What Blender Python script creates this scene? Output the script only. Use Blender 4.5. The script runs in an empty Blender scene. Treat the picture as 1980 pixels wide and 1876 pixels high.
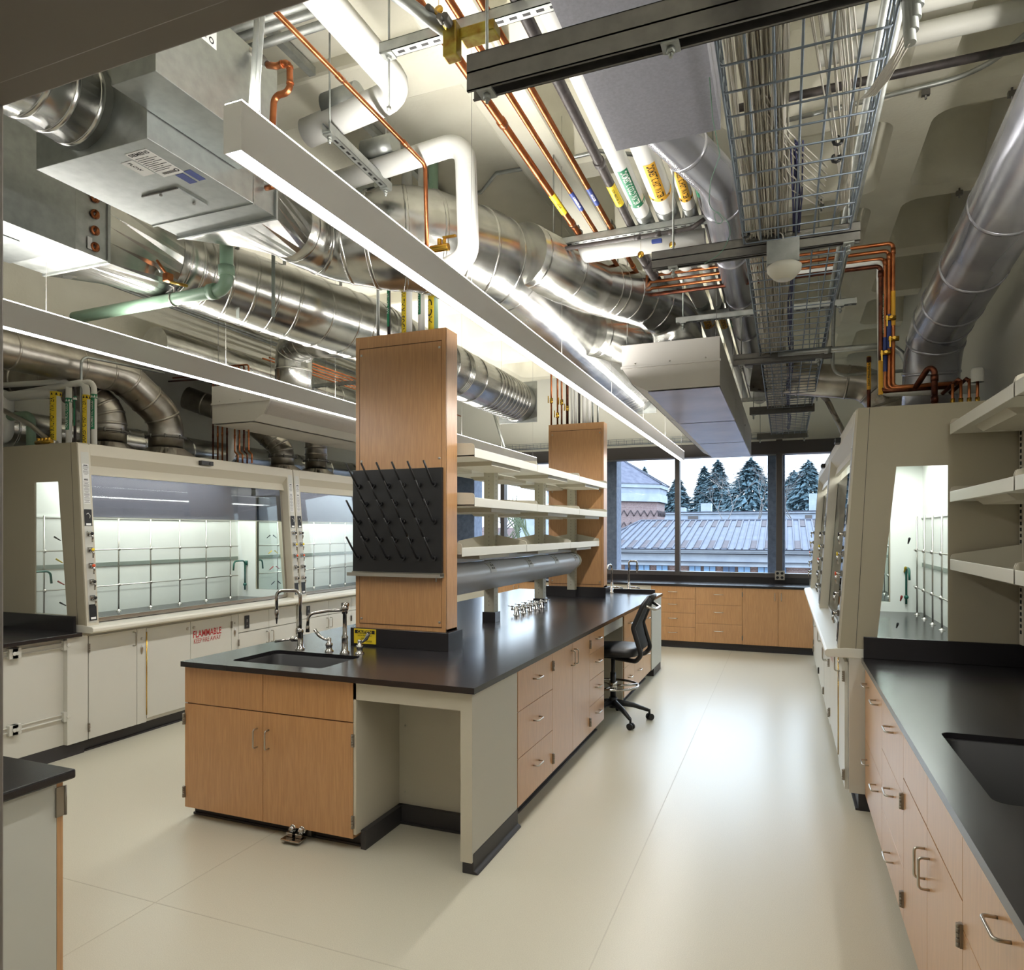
import bpy, math, random
from mathutils import Vector, Matrix, noise
from math import pi, sin, cos, radians
random.seed(7)
SC = bpy.context.scene
COL = SC.collection
V = Vector
# ---------------------------------------------------------------- materials
MATS = {}
def srgb(r, g, b):
    f = lambda c: (c/255)/12.92 if c/255 <= .04045 else ((c/255+.055)/1.055)**2.4
    return (f(r), f(g), f(b), 1)
def mat(name, col, rough=.5, metal=0., nz=None, bump=0., bscale=200., spec=.5, emit=0., stretch=(1, 1, 1), col2=None, rvar=0., coat=0.):
    m = bpy.data.materials.new(name); m.use_nodes = True; MATS[name] = m
    nt = m.node_tree; N = nt.nodes; L = nt.links; b = N['Principled BSDF']
    c = srgb(*col)
    b.inputs['Base Color'].default_value = c
    b.inputs['Roughness'].default_value = rough
    b.inputs['Metallic'].default_value = metal
    b.inputs['Specular IOR Level'].default_value = spec
    b.inputs['Coat Weight'].default_value = coat; b.inputs['Coat Roughness'].default_value = .3
    if emit:
        b.inputs['Emission Color'].default_value = c; b.inputs['Emission Strength'].default_value = emit
    if nz or bump or rvar:
        tc = N.new('ShaderNodeTexCoord'); mp = N.new('ShaderNodeMapping'); mp.inputs['Scale'].default_value = stretch
        L.new(tc.outputs['Object'], mp.inputs['Vector'])
    if nz:
        n = N.new('ShaderNodeTexNoise'); n.inputs['Scale'].default_value = nz; n.inputs['Detail'].default_value = 5
        L.new(mp.outputs[0], n.inputs['Vector'])
        r = N.new('ShaderNodeValToRGB'); r.color_ramp.elements[0].position = .32; r.color_ramp.elements[1].position = .68
        c2 = srgb(*col2) if col2 else tuple(v*.82 for v in c[:3]) + (1,)
        r.color_ramp.elements[0].color = c2; r.color_ramp.elements[1].color = c
        L.new(n.outputs['Fac'], r.inputs['Fac']); L.new(r.outputs['Color'], b.inputs['Base Color'])
        if rvar:
            mr = N.new('ShaderNodeMapRange'); mr.inputs['To Min'].default_value = rough - rvar; mr.inputs['To Max'].default_value = rough + rvar
            L.new(n.outputs['Fac'], mr.inputs['Value']); L.new(mr.outputs[0], b.inputs['Roughness'])
    if bump:
        n2 = N.new('ShaderNodeTexNoise'); n2.inputs['Scale'].default_value = bscale; n2.inputs['Detail'].default_value = 3
        L.new(mp.outputs[0], n2.inputs['Vector'])
        bp = N.new('ShaderNodeBump'); bp.inputs['Strength'].default_value = bump; bp.inputs['Distance'].default_value = .01
        L.new(n2.outputs['Fac'], bp.inputs['Height']); L.new(bp.outputs[0], b.inputs['Normal'])
    return m
def glassmat(name, tint, gl=.12):
    m = bpy.data.materials.new(name); m.use_nodes = True; MATS[name] = m
    nt = m.node_tree; N = nt.nodes; L = nt.links; N.remove(N['Principled BSDF'])
    t = N.new('ShaderNodeBsdfTransparent'); t.inputs[0].default_value = tint
    g = N.new('ShaderNodeBsdfGlossy'); g.inputs['Roughness'].default_value = .02
    lw = N.new('ShaderNodeLayerWeight'); lw.inputs['Blend'].default_value = gl
    mx = N.new('ShaderNodeMixShader')
    L.new(lw.outputs['Fresnel'], mx.inputs[0]); L.new(t.outputs[0], mx.inputs[1]); L.new(g.outputs[0], mx.inputs[2])
    L.new(mx.outputs[0], N['Material Output'].inputs[0])
    return m
mat('maple', (198, 150, 100), .38, nz=9, stretch=(14, 14, .9), col2=(182, 134, 86), bump=.015, bscale=60, spec=.6, coat=.7)
mat('maple_edge', (186, 138, 84), .5, nz=20, stretch=(10, 10, .9))
mat('maple_h', (196, 148, 94), .42, nz=9, stretch=(.9, 14, 14), col2=(178, 130, 80), bump=.02, bscale=60, spec=.5, coat=.35)
mat('epoxy', (37, 35, 37), .23, spec=.5)
mat('hinge_steel', (150, 142, 130), .4, metal=.7)
mat('groove', (92, 62, 38), .7)
mat('rubber', (52, 50, 52), .5)
mat('blackplastic', (22, 22, 24), .45)
mat('mesh_black', (30, 31, 34), .8)
mat('beige', (199, 193, 176), .45, bump=.015, bscale=500)
mat('beige_shaded', (172, 164, 143), .5, bump=.02, bscale=500)  # same powder-coat beige, with the end panels' shade put into the colour
mat('cabwhite', (204, 203, 194), .4, bump=.01, bscale=500)
mat('panelgrey', (196, 196, 188), .5, bump=.01, bscale=500)
mat('shelfwhite', (222, 220, 208), .38)
mat('linerwhite', (236, 238, 232), .45)
mat('baffle', (128, 124, 136), .35)
mat('chrome', (182, 179, 175), .14, metal=1)
mat('nickel', (190, 186, 178), .28, metal=1)
mat('steel_dark', (122, 120, 116), .45, metal=.75, nz=30, rvar=.08)
mat('galv', (168, 172, 170), .4, metal=.9, nz=22, col2=(154, 158, 156), rvar=.05)
mat('galv_dull', (186, 189, 186), .5, metal=.85, nz=14, col2=(156, 160, 156), rvar=.08)
mat('duct', (206, 206, 203), .24, metal=1, nz=7, col2=(178, 178, 174), rvar=.08, bump=.05, bscale=5)
mat('stainless', (186, 182, 176), .3, metal=1, nz=5, col2=(142, 136, 126), rvar=.08, bump=.04, bscale=5)
mat('pvcclear', (198, 199, 208), .24, metal=.7, nz=4, col2=(166, 168, 180))
mat('copper', (184, 118, 78), .34, metal=1, nz=14, col2=(150, 88, 54), rvar=.08)
mat('copper_dark', (112, 66, 48), .42, metal=1, nz=22, col2=(70, 44, 38))
mat('brass', (206, 164, 70), .25, metal=1)
mat('zincyellow', (184, 172, 84), .32, metal=.9, nz=30, col2=(150, 110, 50))
mat('blackpipe', (70, 64, 62), .5, nz=25, col2=(48, 44, 44))
mat('insulation', (232, 232, 228), .55, bump=.06, bscale=22)
mat('greenpvc', (136, 164, 142), .38, nz=8, col2=(122, 150, 128))
mat('wirezinc', (120, 130, 142), .4, metal=.7)
mat('slotgrey', (150, 160, 150), .5)
mat('cable', (200, 196, 186), .6)
mat('cable_blue', (64, 66, 110), .6)
mat('greenwire', (92, 130, 112), .6)
mat('concrete', (232, 229, 212), .85, nz=3.2, col2=(222, 218, 200), bump=.15, bscale=40)
mat('concrete_ext', (122, 132, 150), .9, nz=14, col2=(98, 108, 126), bump=.3, bscale=30)
mat('wallwhite', (222, 222, 214), .75, bump=.02, bscale=300)
mat('wallcream', (206, 206, 196), .75)
mat('fixture', (236, 234, 232), .4)
mat('beamwhite', (206, 203, 198), .45)
mat('diffuser', (190, 184, 186), .25, metal=.35, nz=2.5, col2=(168, 165, 172))
mat('perforated', (198, 192, 186), .5, nz=400, col2=(170, 164, 160))
mat('doorframe', (142, 135, 129), .5)
mat('mullion', (74, 68, 66), .45)
mat('header', (62, 58, 58), .45)
mat('raceway', (226, 229, 236), .35)
mat('postgrey', (196, 192, 174), .45)
mat('yellow', (238, 208, 44), .5)
mat('labelgreen', (28, 122, 84), .5)
mat('labelblue', (44, 62, 130), .5)
mat('labelorange', (250, 190, 60), .5)
mat('ink', (16, 16, 18), .6)
mat('inkwhite', (238, 238, 236), .5)
mat('red', (176, 34, 36), .5)
mat('orange', (220, 84, 40), .45)
mat('greenfix', (24, 92, 78), .4)
mat('sticker', (222, 222, 220), .5)
mat('greypanel', (118, 118, 126), .6, nz=90, col2=(108, 108, 116))
mat('sinkblack', (11, 11, 12), .55)
mat('lampfit', (250, 252, 255), .5, emit=14.)
mat('lamptop', (255, 252, 244), .5, emit=9.)
mat('hoodlamp', (250, 252, 255), .5, emit=6.)
def stains():
    nt = MATS['concrete'].node_tree; N = nt.nodes; L = nt.links; b = N['Principled BSDF']
    src = b.inputs['Base Color'].links[0].from_socket
    tc = N.new('ShaderNodeTexCoord'); n = N.new('ShaderNodeTexNoise'); n.inputs['Scale'].default_value = 17; n.inputs['Detail'].default_value = 9; n.inputs['Roughness'].default_value = .75
    L.new(tc.outputs['Object'], n.inputs['Vector'])
    r = N.new('ShaderNodeValToRGB'); r.color_ramp.elements[0].position = .67; r.color_ramp.elements[0].color = (1, 1, 1, 1); r.color_ramp.elements[1].position = .75; r.color_ramp.elements[1].color = (.5, .48, .44, 1)
    mx = N.new('ShaderNodeMix'); mx.data_type = 'RGBA'; mx.blend_type = 'MULTIPLY'; mx.inputs[0].default_value = 1
    L.new(n.outputs['Fac'], r.inputs[0]); L.new(src, mx.inputs[6]); L.new(r.outputs[0], mx.inputs[7]); L.new(mx.outputs[2], b.inputs['Base Color'])
stains()
glassmat('sash', (.93, .955, .945, 1), .16)
glassmat('sash_upper', (.11, .105, .135, 1), .25)
glassmat('window_glass', (.97, .985, 1, 1), .08)
# floor: speckled vinyl sheet with faint welded seams
def floor_mat():
    m = mat('floor', (206, 201, 183), .3, nz=260, col2=(192, 187, 168), spec=.42)
floor_mat()
mat('seam', (186, 180, 162), .4)
def brickmat(name, c1, c2, mort, sc):
    m = bpy.data.materials.new(name); m.use_nodes = True; MATS[name] = m
    nt = m.node_tree; N = nt.nodes; L = nt.links; b = N['Principled BSDF']; b.inputs['Roughness'].default_value = .9
    tc = N.new('ShaderNodeTexCoord'); s = N.new('ShaderNodeSeparateXYZ'); cb = N.new('ShaderNodeCombineXYZ'); ad = N.new('ShaderNodeMath')
    L.new(tc.outputs['Object'], s.inputs[0]); L.new(s.outputs[0], ad.inputs[0]); L.new(s.outputs[1], ad.inputs[1])
    L.new(ad.outputs[0], cb.inputs[0]); L.new(s.outputs[2], cb.inputs[1])
    br = N.new('ShaderNodeTexBrick'); br.inputs['Scale'].default_value = sc
    br.inputs['Color1'].default_value = srgb(*c1); br.inputs['Color2'].default_value = srgb(*c2); br.inputs['Mortar'].default_value = srgb(*mort)
    L.new(cb.outputs[0], br.inputs['Vector']); L.new(br.outputs['Color'], b.inputs['Base Color'])
brickmat('brick', (104, 82, 80), (122, 100, 96), (132, 128, 128), 6)
mat('roofmetal', (74, 79, 92), .7, nz=3, col2=(60, 65, 78))
mat('roofseam', (44, 48, 60), .6)
mat('rust', (66, 56, 58), .8, nz=9, col2=(48, 42, 46))
mat('roofshingle', (80, 82, 94), .85, nz=5, col2=(60, 62, 76))
mat('limestone', (142, 150, 160), .8, nz=3, col2=(128, 136, 148))
mat('extglass', (60, 84, 116), .2)
mat('blind', (104, 136, 170), .6)
mat('conifer', (88, 107, 113), .9, nz=3, col2=(54, 80, 90))
mat('bark', (96, 92, 90), .9)
mat('moss', (84, 92, 70), .9)
mat('shrub', (112, 92, 86), .9, nz=3, col2=(88, 78, 74))
mat('extground', (84, 88, 84), .9, nz=.4)

# ---------------------------------------------------------------- mesh collector
class MB:
    def __init__(s): s.v = []; s.f = []; s.m = []; s.sm = []; s.cur = 0
    def add(s, vs, fs, smooth=False):
        o = len(s.v); s.v += [tuple(p) for p in vs]
        for f in fs: s.f.append([i+o for i in f]); s.m.append(s.cur); s.sm.append(smooth)
        return s
    def box(s, x0, x1, y0, y1, z0, z1):
        if x0 > x1: x0, x1 = x1, x0
        if y0 > y1: y0, y1 = y1, y0
        if z0 > z1: z0, z1 = z1, z0
        return s.add([(x0,y0,z0),(x1,y0,z0),(x1,y1,z0),(x0,y1,z0),(x0,y0,z1),(x1,y0,z1),(x1,y1,z1),(x0,y1,z1)],
              [(0,3,2,1),(4,5,6,7),(0,1,5,4),(1,2,6,5),(2,3,7,6),(3,0,4,7)])
    def prism(s, poly, axis, a, b, smooth=False):
        """poly: 2-D points; axis 'x','y' or 'z' is the extrusion axis."""
        def P(p, t):
            if axis == 'x': return (t, p[0], p[1])
            if axis == 'y': return (p[0], t, p[1])
            return (p[0], p[1], t)
        n = len(poly)
        vs = [P(p, a) for p in poly] + [P(p, b) for p in poly]
        fs = [tuple(range(n))[::-1], tuple(range(n, 2*n))]
        s.add(vs, fs)
        o = len(s.v) - 2*n
        if smooth: o = len(s.v); s.v += [tuple(q) for q in vs]
        for i in range(n):
            j = (i+1) % n; s.f.append([o+i, o+j, o+n+j, o+n+i]); s.m.append(s.cur); s.sm.append(smooth)
        return s
    def tube(s, pts, r, n=10, cap=True, smooth=True, closed=False):
        pts = [V(p) for p in pts]
        rs = r if isinstance(r, (list, tuple)) else [r]*len(pts)
        up = None; rings = []
        for i, p in enumerate(pts):
            if closed: t = (pts[(i+1) % len(pts)] - pts[i-1]).normalized()
            elif i == 0: t = (pts[1]-p).normalized()
            elif i == len(pts)-1: t = (p-pts[i-1]).normalized()
            else:
                a = (p-pts[i-1]).normalized(); b = (pts[i+1]-p).normalized(); t = (a+b)
                t = t.normalized() if t.length > 1e-5 else a
            if up is None:
                up = V((0,0,1)) if abs(t.z) < .9 else V((1,0,0))
            u = (up - t*up.dot(t))
            u = u.normalized() if u.length > 1e-6 else t.orthogonal().normalized()
            w = t.cross(u); up = u
            k = 1.
            if not closed and 0 < i < len(pts)-1:
                cth = max(.35, math.sqrt(max(0., (1 + (p-pts[i-1]).normalized().dot((pts[i+1]-p).normalized()))/2)))
            rings.append([p + (u*cos(2*pi*j/n) + w*sin(2*pi*j/n))*rs[i] for j in range(n)])
        o = len(s.v); s.v += [tuple(q) for R in rings for q in R]
        m = len(rings)
        for i in range(m if closed else m-1):
            a = o+i*n; b = o+((i+1) % m)*n
            for j in range(n):
                k = (j+1) % n; s.f.append([a+j, a+k, b+k, b+j]); s.m.append(s.cur); s.sm.append(smooth)
        if cap and not closed:
            s.f.append([o+j for j in range(n)][::-1]); s.m.append(s.cur); s.sm.append(False)
            s.f.append([o+(m-1)*n+j for j in range(n)]); s.m.append(s.cur); s.sm.append(False)
        return s
    def cyl(s, a, b, r, n=14, r2=None): return s.tube([a, b], [r, r if r2 is None else r2], n)
    def ball(s, c, r, n=10, sq=(1,1,1)):
        c = V(c); m = n//2+1; vs = []; fs = []
        for i in range(m+1):
            th = pi*i/m
            for j in range(n): vs.append((c.x+r*sq[0]*sin(th)*cos(2*pi*j/n), c.y+r*sq[1]*sin(th)*sin(2*pi*j/n), c.z+r*sq[2]*cos(th)))
        for i in range(m):
            for j in range(n):
                k = (j+1) % n; fs.append((i*n+j, (i+1)*n+j, (i+1)*n+k, i*n+k))
        return s.add(vs, fs, True)
    def lathe(s, c, prof, n=20, axis='z', smooth=True):
        c = V(c); vs = []; fs = []
        for (r, h) in prof:
            for j in range(n):
                a = 2*pi*j/n; p = (r*cos(a), r*sin(a), h)
                if axis == 'x': p = (p[2], p[0], p[1])
                elif axis == 'y': p = (p[1], p[2], p[0])
                vs.append((c.x+p[0], c.y+p[1], c.z+p[2]))
        for i in range(len(prof)-1):
            for j in range(n):
                k = (j+1) % n; fs.append((i*n+j, i*n+k, (i+1)*n+k, (i+1)*n+j))
        s.add(vs, fs, smooth)
        return s
    def text(s, txt, size, M, align='CENTER', thick=0., bend=None, sx=1., fit=None):
        cu = bpy.data.curves.new('t', 'FONT'); cu.body = txt; cu.size = size; cu.align_x = align; cu.align_y = 'CENTER'
        cu.resolution_u = 2; cu.offset = thick
        o = bpy.data.objects.new('t', cu); COL.objects.link(o)
        me = bpy.data.meshes.new_from_object(o.evaluated_get(bpy.context.evaluated_depsgraph_get()))
        if fit and me.vertices:
            w_ = max(v.co.x for v in me.vertices)-min(v.co.x for v in me.vertices); sx = min(1., fit/w_)
        vs = []
        for v in me.vertices:
            x, y = v.co.x*sx, v.co.y
            if bend: p = V((x, bend*sin(y/bend), bend*cos(y/bend)-bend))
            else: p = V((x, y, 0))
            vs.append(M @ p)
        s.add(vs, [tuple(p.vertices) for p in me.polygons])
        bpy.data.objects.remove(o); bpy.data.curves.remove(cu); bpy.data.meshes.remove(me)
        return s
def frame(o, x, y):
    """matrix placing local x,y in the plane spanned by world x,y directions at o"""
    x = V(x).normalized(); y = V(y).normalized(); z = x.cross(y)
    return Matrix(((x.x, y.x, z.x, o[0]), (x.y, y.y, z.y, o[1]), (x.z, y.z, z.z, o[2]), (0, 0, 0, 1)))
def arc(pts, R, k=6):
    """round the inner corners of a polyline with radius R"""
    pts = [V(p) for p in pts]; out = [pts[0]]
    for i in range(1, len(pts)-1):
        a, p, b = pts[i-1], pts[i], pts[i+1]
        u = (a-p); w = (b-p); lu, lw = u.length, w.length; u = u/lu; w = w/lw
        ang = u.angle(w)
        if ang > pi-.02: out.append(p); continue
        d = min(R/math.tan(ang/2), lu*.49, lw*.49); r = d*math.tan(ang/2)
        c = p + (u+w).normalized()*(r/sin(ang/2)); s0 = p+u*d-c; s1 = p+w*d-c
        tot = pi-ang
        for j in range(k+1):
            t = j/k
            q = (s0*sin((1-t)*tot)+s1*sin(t*tot))/sin(tot)
            out.append(c+q)
    out.append(pts[-1])
    return out
WLD = {}
def ob(name, mb, ms, parent=None, bev=0., label=None):
    me = bpy.data.meshes.new(name)
    me.from_pydata(mb.v, [], mb.f)
    ms = ms if isinstance(ms, (list, tuple)) else [ms]
    for m in ms: me.materials.append(MATS[m])
    me.polygons.foreach_set('material_index', mb.m)
    me.polygons.foreach_set('use_smooth', mb.sm)
    me.update()
    o = bpy.data.objects.new(name, me); COL.objects.link(o)
    if parent is not None:
        o.parent = parent
        w = WLD.get(parent.name)
        if w is not None: o.location = -w
    if bev:
        b = o.modifiers.new('bevel', 'BEVEL'); b.width = bev; b.segments = 2; b.limit_method = 'ANGLE'; b.angle_limit = radians(40)
    if label: o['label'] = label
    return o
def thing(name, label, cat, loc=(0,0,0), rz=0., group=None, local=False):
    o = bpy.data.objects.new(name, None); COL.objects.link(o)
    o.empty_display_size = .1
    o.location = loc; o.rotation_euler = (0, 0, rz)
    o['label'] = label; o['category'] = cat
    if group: o['group'] = group
    if not local: WLD[o.name] = V(loc)
    return o
def tag(o, label, cat, group=None, kind=None):
    o['label'] = label; o['category'] = cat
    if group: o['group'] = group
    if kind: o['kind'] = kind
    return o
def struct(name, mb, ms, bev=0.):
    o = ob(name, mb, ms, None, bev); o['kind'] = 'structure'; return o
def dup(root, off, label=None, group=None):
    r = root.copy(); COL.objects.link(r); r.location = root.location + V(off)
    if label: r['label'] = label
    if group: r['group'] = group
    for ch in list(root.children):
        c = ch.copy(); COL.objects.link(c); c.parent = r
        for g in list(ch.children):
            d = g.copy(); COL.objects.link(d); d.parent = c
    return r
# camera
F = 1334.; TH = math.atan(528/F); CAMH = 1.66
cam = bpy.data.cameras.new('camera'); co = bpy.data.objects.new('camera', cam); COL.objects.link(co)
cam.sensor_fit = 'HORIZONTAL'; cam.sensor_width = 36; cam.lens = F/1980*36
cam.shift_y = (1028-938)/1980; cam.shift_x = 0
cam.clip_start = .05; cam.clip_end = 500
co.location = (0, 0, CAMH); co.rotation_euler = (pi/2, 0, TH)
SC.camera = co
def at(px, py, **k):
    """world point of a sighted pixel on the plane x=, y= or z= (survey helper)"""
    a = (px-990)/F; b = (1028-py)/F
    d = V((-sin(TH)+a*cos(TH), cos(TH)+a*sin(TH), b))
    if 'z' in k: t = (k['z']-CAMH)/d.z
    elif 'x' in k: t = k['x']/d.x
    else: t = k['y']/d.y
    return V((0, 0, CAMH)) + d*t
# ================================================================ the room
XL, XR, YF, YB, ZC = -6.6, 1.27, .62, 10.72, 4.1
m = MB(); m.box(XL-.3, XR+.3, YF-2.2, YB+.1, -.1, 0); struct('floor', m, 'floor')
m = MB()
for x in (-.69, -2.62): m.box(x-.0025, x+.0025, YF, YB-.7, 0, .0006)
m.box(-3.9, .4, 2.28, 2.285, 0, .0006)
o = struct('trim_1', m, 'seam')
# walls
m = MB(); m.box(XR, XR+.12, YF, YB, 0, 4.7); struct('wall_right', m, 'wallwhite')
m = MB(); m.box(XL-.12, XL, YF-.1, YB, 0, 4.7); struct('wall_left', m, 'wallcream')
m = MB(); m.box(XL, -1.04, .52, YF, 0, 4.7); m.box(.62, XR, .52, YF, 0, 4.7); m.box(-1.04, .62, .52, YF, 2.3, 4.7); struct('wall_front', m, 'wallwhite')
m = MB()
m.box(XL, XR, YB-.02, YB+.14, 0, 1.0); m.box(XL, XR, YB-.02, YB+.14, 2.92, 4.7)
struct('wall_back', m, 'wallwhite')
# corridor behind the camera, closed shell
m = MB(); m.box(-1.6, 1.2, -1.6, -1.5, 0, 2.7); m.box(-1.6, -1.5, -1.5, .52, 0, 2.7); m.box(1.1, 1.2, -1.5, .52, 0, 2.7); m.box(-1.6, 1.2, -1.6, .52, 2.7, 2.8)
struct('wall_corridor', m, 'wallcream')
# door frame the camera stands in
m = MB()
m.box(-1.1, -1.022, .58, .64, 0, 2.33); m.box(-1.1, -1.03, .5, .58, 0, 2.3)
m.box(-1.1, .7, .6, .64, 2.258, 2.36); m.box(-1.1, .7, .46, .602, 2.262, 2.36); m.box(-1.1, .7, .5, .598, 2.25, 2.262)
m.box(.56, .66, .58, .64, 0, 2.33)
struct('door_1', m, 'doorframe', .003)
# ceiling: cast waffle slab with a solid head over the middle bay
def coffer_slab():
    m = MB(); P = 1.17; x0 = .71 - 7*P; y0 = 4.52 - 4*P; zt = 4.48; w = .2; d = .16
    def solid(cx, cy): return (-4.6 < cx < -1.3 and cy < 7.2)
    nx, ny = 9, 11
    for i in range(nx):
        for j in range(ny):
            xa, xb, ya, yb = x0+i*P, x0+(i+1)*P, y0+j*P, y0+(j+1)*P
            if xa > XR+.2 or ya > YB+.1: continue
            if solid((xa+xb)/2, (ya+yb)/2):
                m.add([(xa,ya,ZC),(xb,ya,ZC),(xb,yb,ZC),(xa,yb,ZC)], [(0,3,2,1)]); continue
            # rounded inner outline at rib bottom and at coffer top
            def ring(ins, R, z, k=5):
                a, b, c, e = xa+ins, xb-ins, ya+ins, yb-ins; out = []
                for (qx, qy, t0) in ((b-R, e-R, 0), (a+R, e-R, pi/2), (a+R, c+R, pi), (b-R, c+R, 1.5*pi)):
                    for q in range(k+1):
                        t = t0+pi/2*q/k; out.append((qx+R*cos(t), qy+R*sin(t), z))
                return out
            A = ring(w/2, .12, ZC); B = ring(w/2+.05, .14, ZC+.2); C = ring(w/2+d, .16, zt-.04); D = ring(w/2+d+.07, .12, zt)
            n = len(A); o = len(m.v); m.v += A+B+C+D
            for r in range(3):
                for q in range(n):
                    k = (q+1) % n; m.f.append([o+r*n+q, o+r*n+k, o+(r+1)*n+k, o+(r+1)*n+q]); m.m.append(0); m.sm.append(True)
            m.f.append([o+3*n+q for q in range(n)]); m.m.append(0); m.sm.append(False)
            # flat rib ring
            cs = [(xb,yb,ZC),(xa,yb,ZC),(xa,ya,ZC),(xb,ya,ZC)]; oc = len(m.v); m.v += cs; k5 = n//4
            for c in range(4):
                for q in range(k5-1):
                    m.f.append([oc+c, o+c*k5+q+1, o+c*k5+q]); m.m.append(0); m.sm.append(False)
                m.f.append([oc+c, oc+(c+1) % 4, o+((c+1)*k5) % n, o+(c+1)*k5-1]); m.m.append(0); m.sm.append(False)
    m.box(XL-.2, XR+.3, YF-.2, YB+.3, 4.55, 4.7)
    return m
struct('ceiling', coffer_slab(), 'concrete')
m = MB()   # shallow dropped beam strips cast across the solid head
m.box(-4.6, -1.32, 2.96, 3.3, 4.02, 4.12); m.box(-4.6, -1.32, 6.1, 6.5, 3.98, 4.12); m.box(-1.62, -1.3, YF, 7.2, 4.04, 4.12)
struct('trim_2', m, 'concrete', .02)
# window wall
def window_wall():
    fr = MB(); yb0, yb1 = 10.62, 10.74
    fr.box(XL, XR, yb0, yb1, .985, 1.06)
    for x in (-5.32, -4.37, -3.3, -1.515): fr.box(x-.035, x+.035, yb0-.02, yb1, 1.0, 2.78)
    for x in (-.075,): fr.box(x-.045, x+.04, yb0-.04, yb1, 1.0, 2.98)
    fr.box(.9, .97, yb0, yb1, 1, 2.78)
    struct('trim_3', fr, 'mullion', .004)
    h = MB(); h.box(XL, XR, 10.5, 10.76, 2.765, 2.95); struct('trim_4', h, 'header', .004)
    xs = [XL, -5.32, -4.37, -3.3, -1.515, -.075, .93, XR]
    for i in range(len(xs)-1):
        g = MB(); g.box(xs[i]+.03, xs[i+1]-.03, 10.69, 10.7, 1.05, 2.78)
        struct('window_%d' % (i+1), g, 'window_glass')
    s = MB(); s.box(-2.6, .0, 10.6, 10.62, 2.76, 2.78); struct('trim_5', s, 'nickel')
window_wall()
# ================================================================ casework helpers
# A cabinet is described on a face: origin (x,y) of its left-front-bottom, dir along the face (u) and outward normal (n)
def facebox(mb, O, u, n, a0, a1, z0, z1, d0, d1):
    O = V(O); u = V(u); n = V(n)
    ps = []
    for z in (z0, z1):
        for (a, d) in ((a0, d0), (a1, d0), (a1, d1), (a0, d1)):
            p = O+u*a+n*d; ps.append((p.x, p.y, z))
    # orientation
    flip = (u.cross(n)).z < 0
    fs = [(0,3,2,1),(4,5,6,7),(0,1,5,4),(1,2,6,5),(2,3,7,6),(3,0,4,7)]
    if flip: fs = [f[::-1] for f in fs]
    mb.add(ps, fs); return mb
def pull(O, u, n, a, z, vert, L=.102, d=.032, r=.0045):
    O = V(O); u = V(u); n = V(n); c = O+u*a; c.z = z
    e = V((0,0,1)) if vert else u
    pts = [c-e*L/2, c-e*L/2+n*d, c+e*L/2+n*d, c+e*L/2]
    mb = MB(); mb.tube(arc(pts, .012, 4), r, 8); return mb
def hinge(O, u, n, a, z, h=.065):
    mb = MB(); facebox(mb, O, u, n, a-.008, a+.008, z-h/2, z+h/2, 0, .008)
    c = V(O)+V(u)*a+V(n)*.01
    for k in range(5): mb.cyl((c.x, c.y, z-h/2+k*h/5+.001), (c.x, c.y, z-h/2+(k+1)*h/5-.001), .006, 8)
    return mb
def cabinet(label, O, u, n, W, fronts, D=.55, z0=.1, z1=.884, body='maple', face='maple', group=None, toe=True, toein=.07, hm='nickel', cat='cabinet', name='base_cabinet', toemat='rubber', ft=.02, bodytop=None):
    """fronts: list of (kind,a0,a1,z0,z1,opts) on the face"""
    Ov = V(O); uv = V(u); nv = V(n)
    c = Ov+uv*W/2-nv*D/2
    t = thing(name, label, cat, (c.x, c.y, 0), group=group)
    b = MB(); facebox(b, O, u, n, 0.001, W-.001, z0, bodytop or z1, -D, -ft-.001)
    if bodytop:
        for q in (0.001, W-.019): facebox(b, O, u, n, q, q+.018, bodytop, z1, -D, -ft-.001)
    ob('body', b, body, t, .001)
    if toe:
        b = MB(); facebox(b, O, u, n, 0, W, 0, z0, -D, -toein); facebox(b, O, u, n, 0, W, 0, .012, -toein, -toein+.012)
        ob('toe_kick', b, toemat, t)
    for f in fronts:
        kind, a0, a1, q0, q1 = f[:5]; o = f[5] if len(f) > 5 else {}
        b = MB(); facebox(b, O, u, n, a0+.0015, a1-.0015, q0+.0015, q1-.0015, -ft, 0)
        nm = {'d': 'door', 'w': 'drawer', 'p': 'front_panel'}[kind]
        d = ob(nm, b, o.get('m', face), t, .001)
        if kind == 'w':
            for hx in o.get('h', [.5]):
                ob('handle', pull(O, u, n, a0+(a1-a0)*hx, q1-o.get('dz', (q1-q0)*.42), False, o.get('L', .102)), hm, d)
        if kind == 'd':
            s = o.get('s', 1)   # handle side: 1 right, 0 left (in u)
            ha = a1-.04 if s else a0+.04
            if o.get('hz', .5) is not None: ob('handle', pull(O, u, n, ha, o.get('hz', q1-.14), True), hm, d)
            if o.get('hinge', True):
                hx = a0 if s else a1
                for hz in (q0+.09, q1-.09): ob('hinge', hinge(O, u, n, hx, hz), 'hinge_steel', d)
    return t
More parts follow.
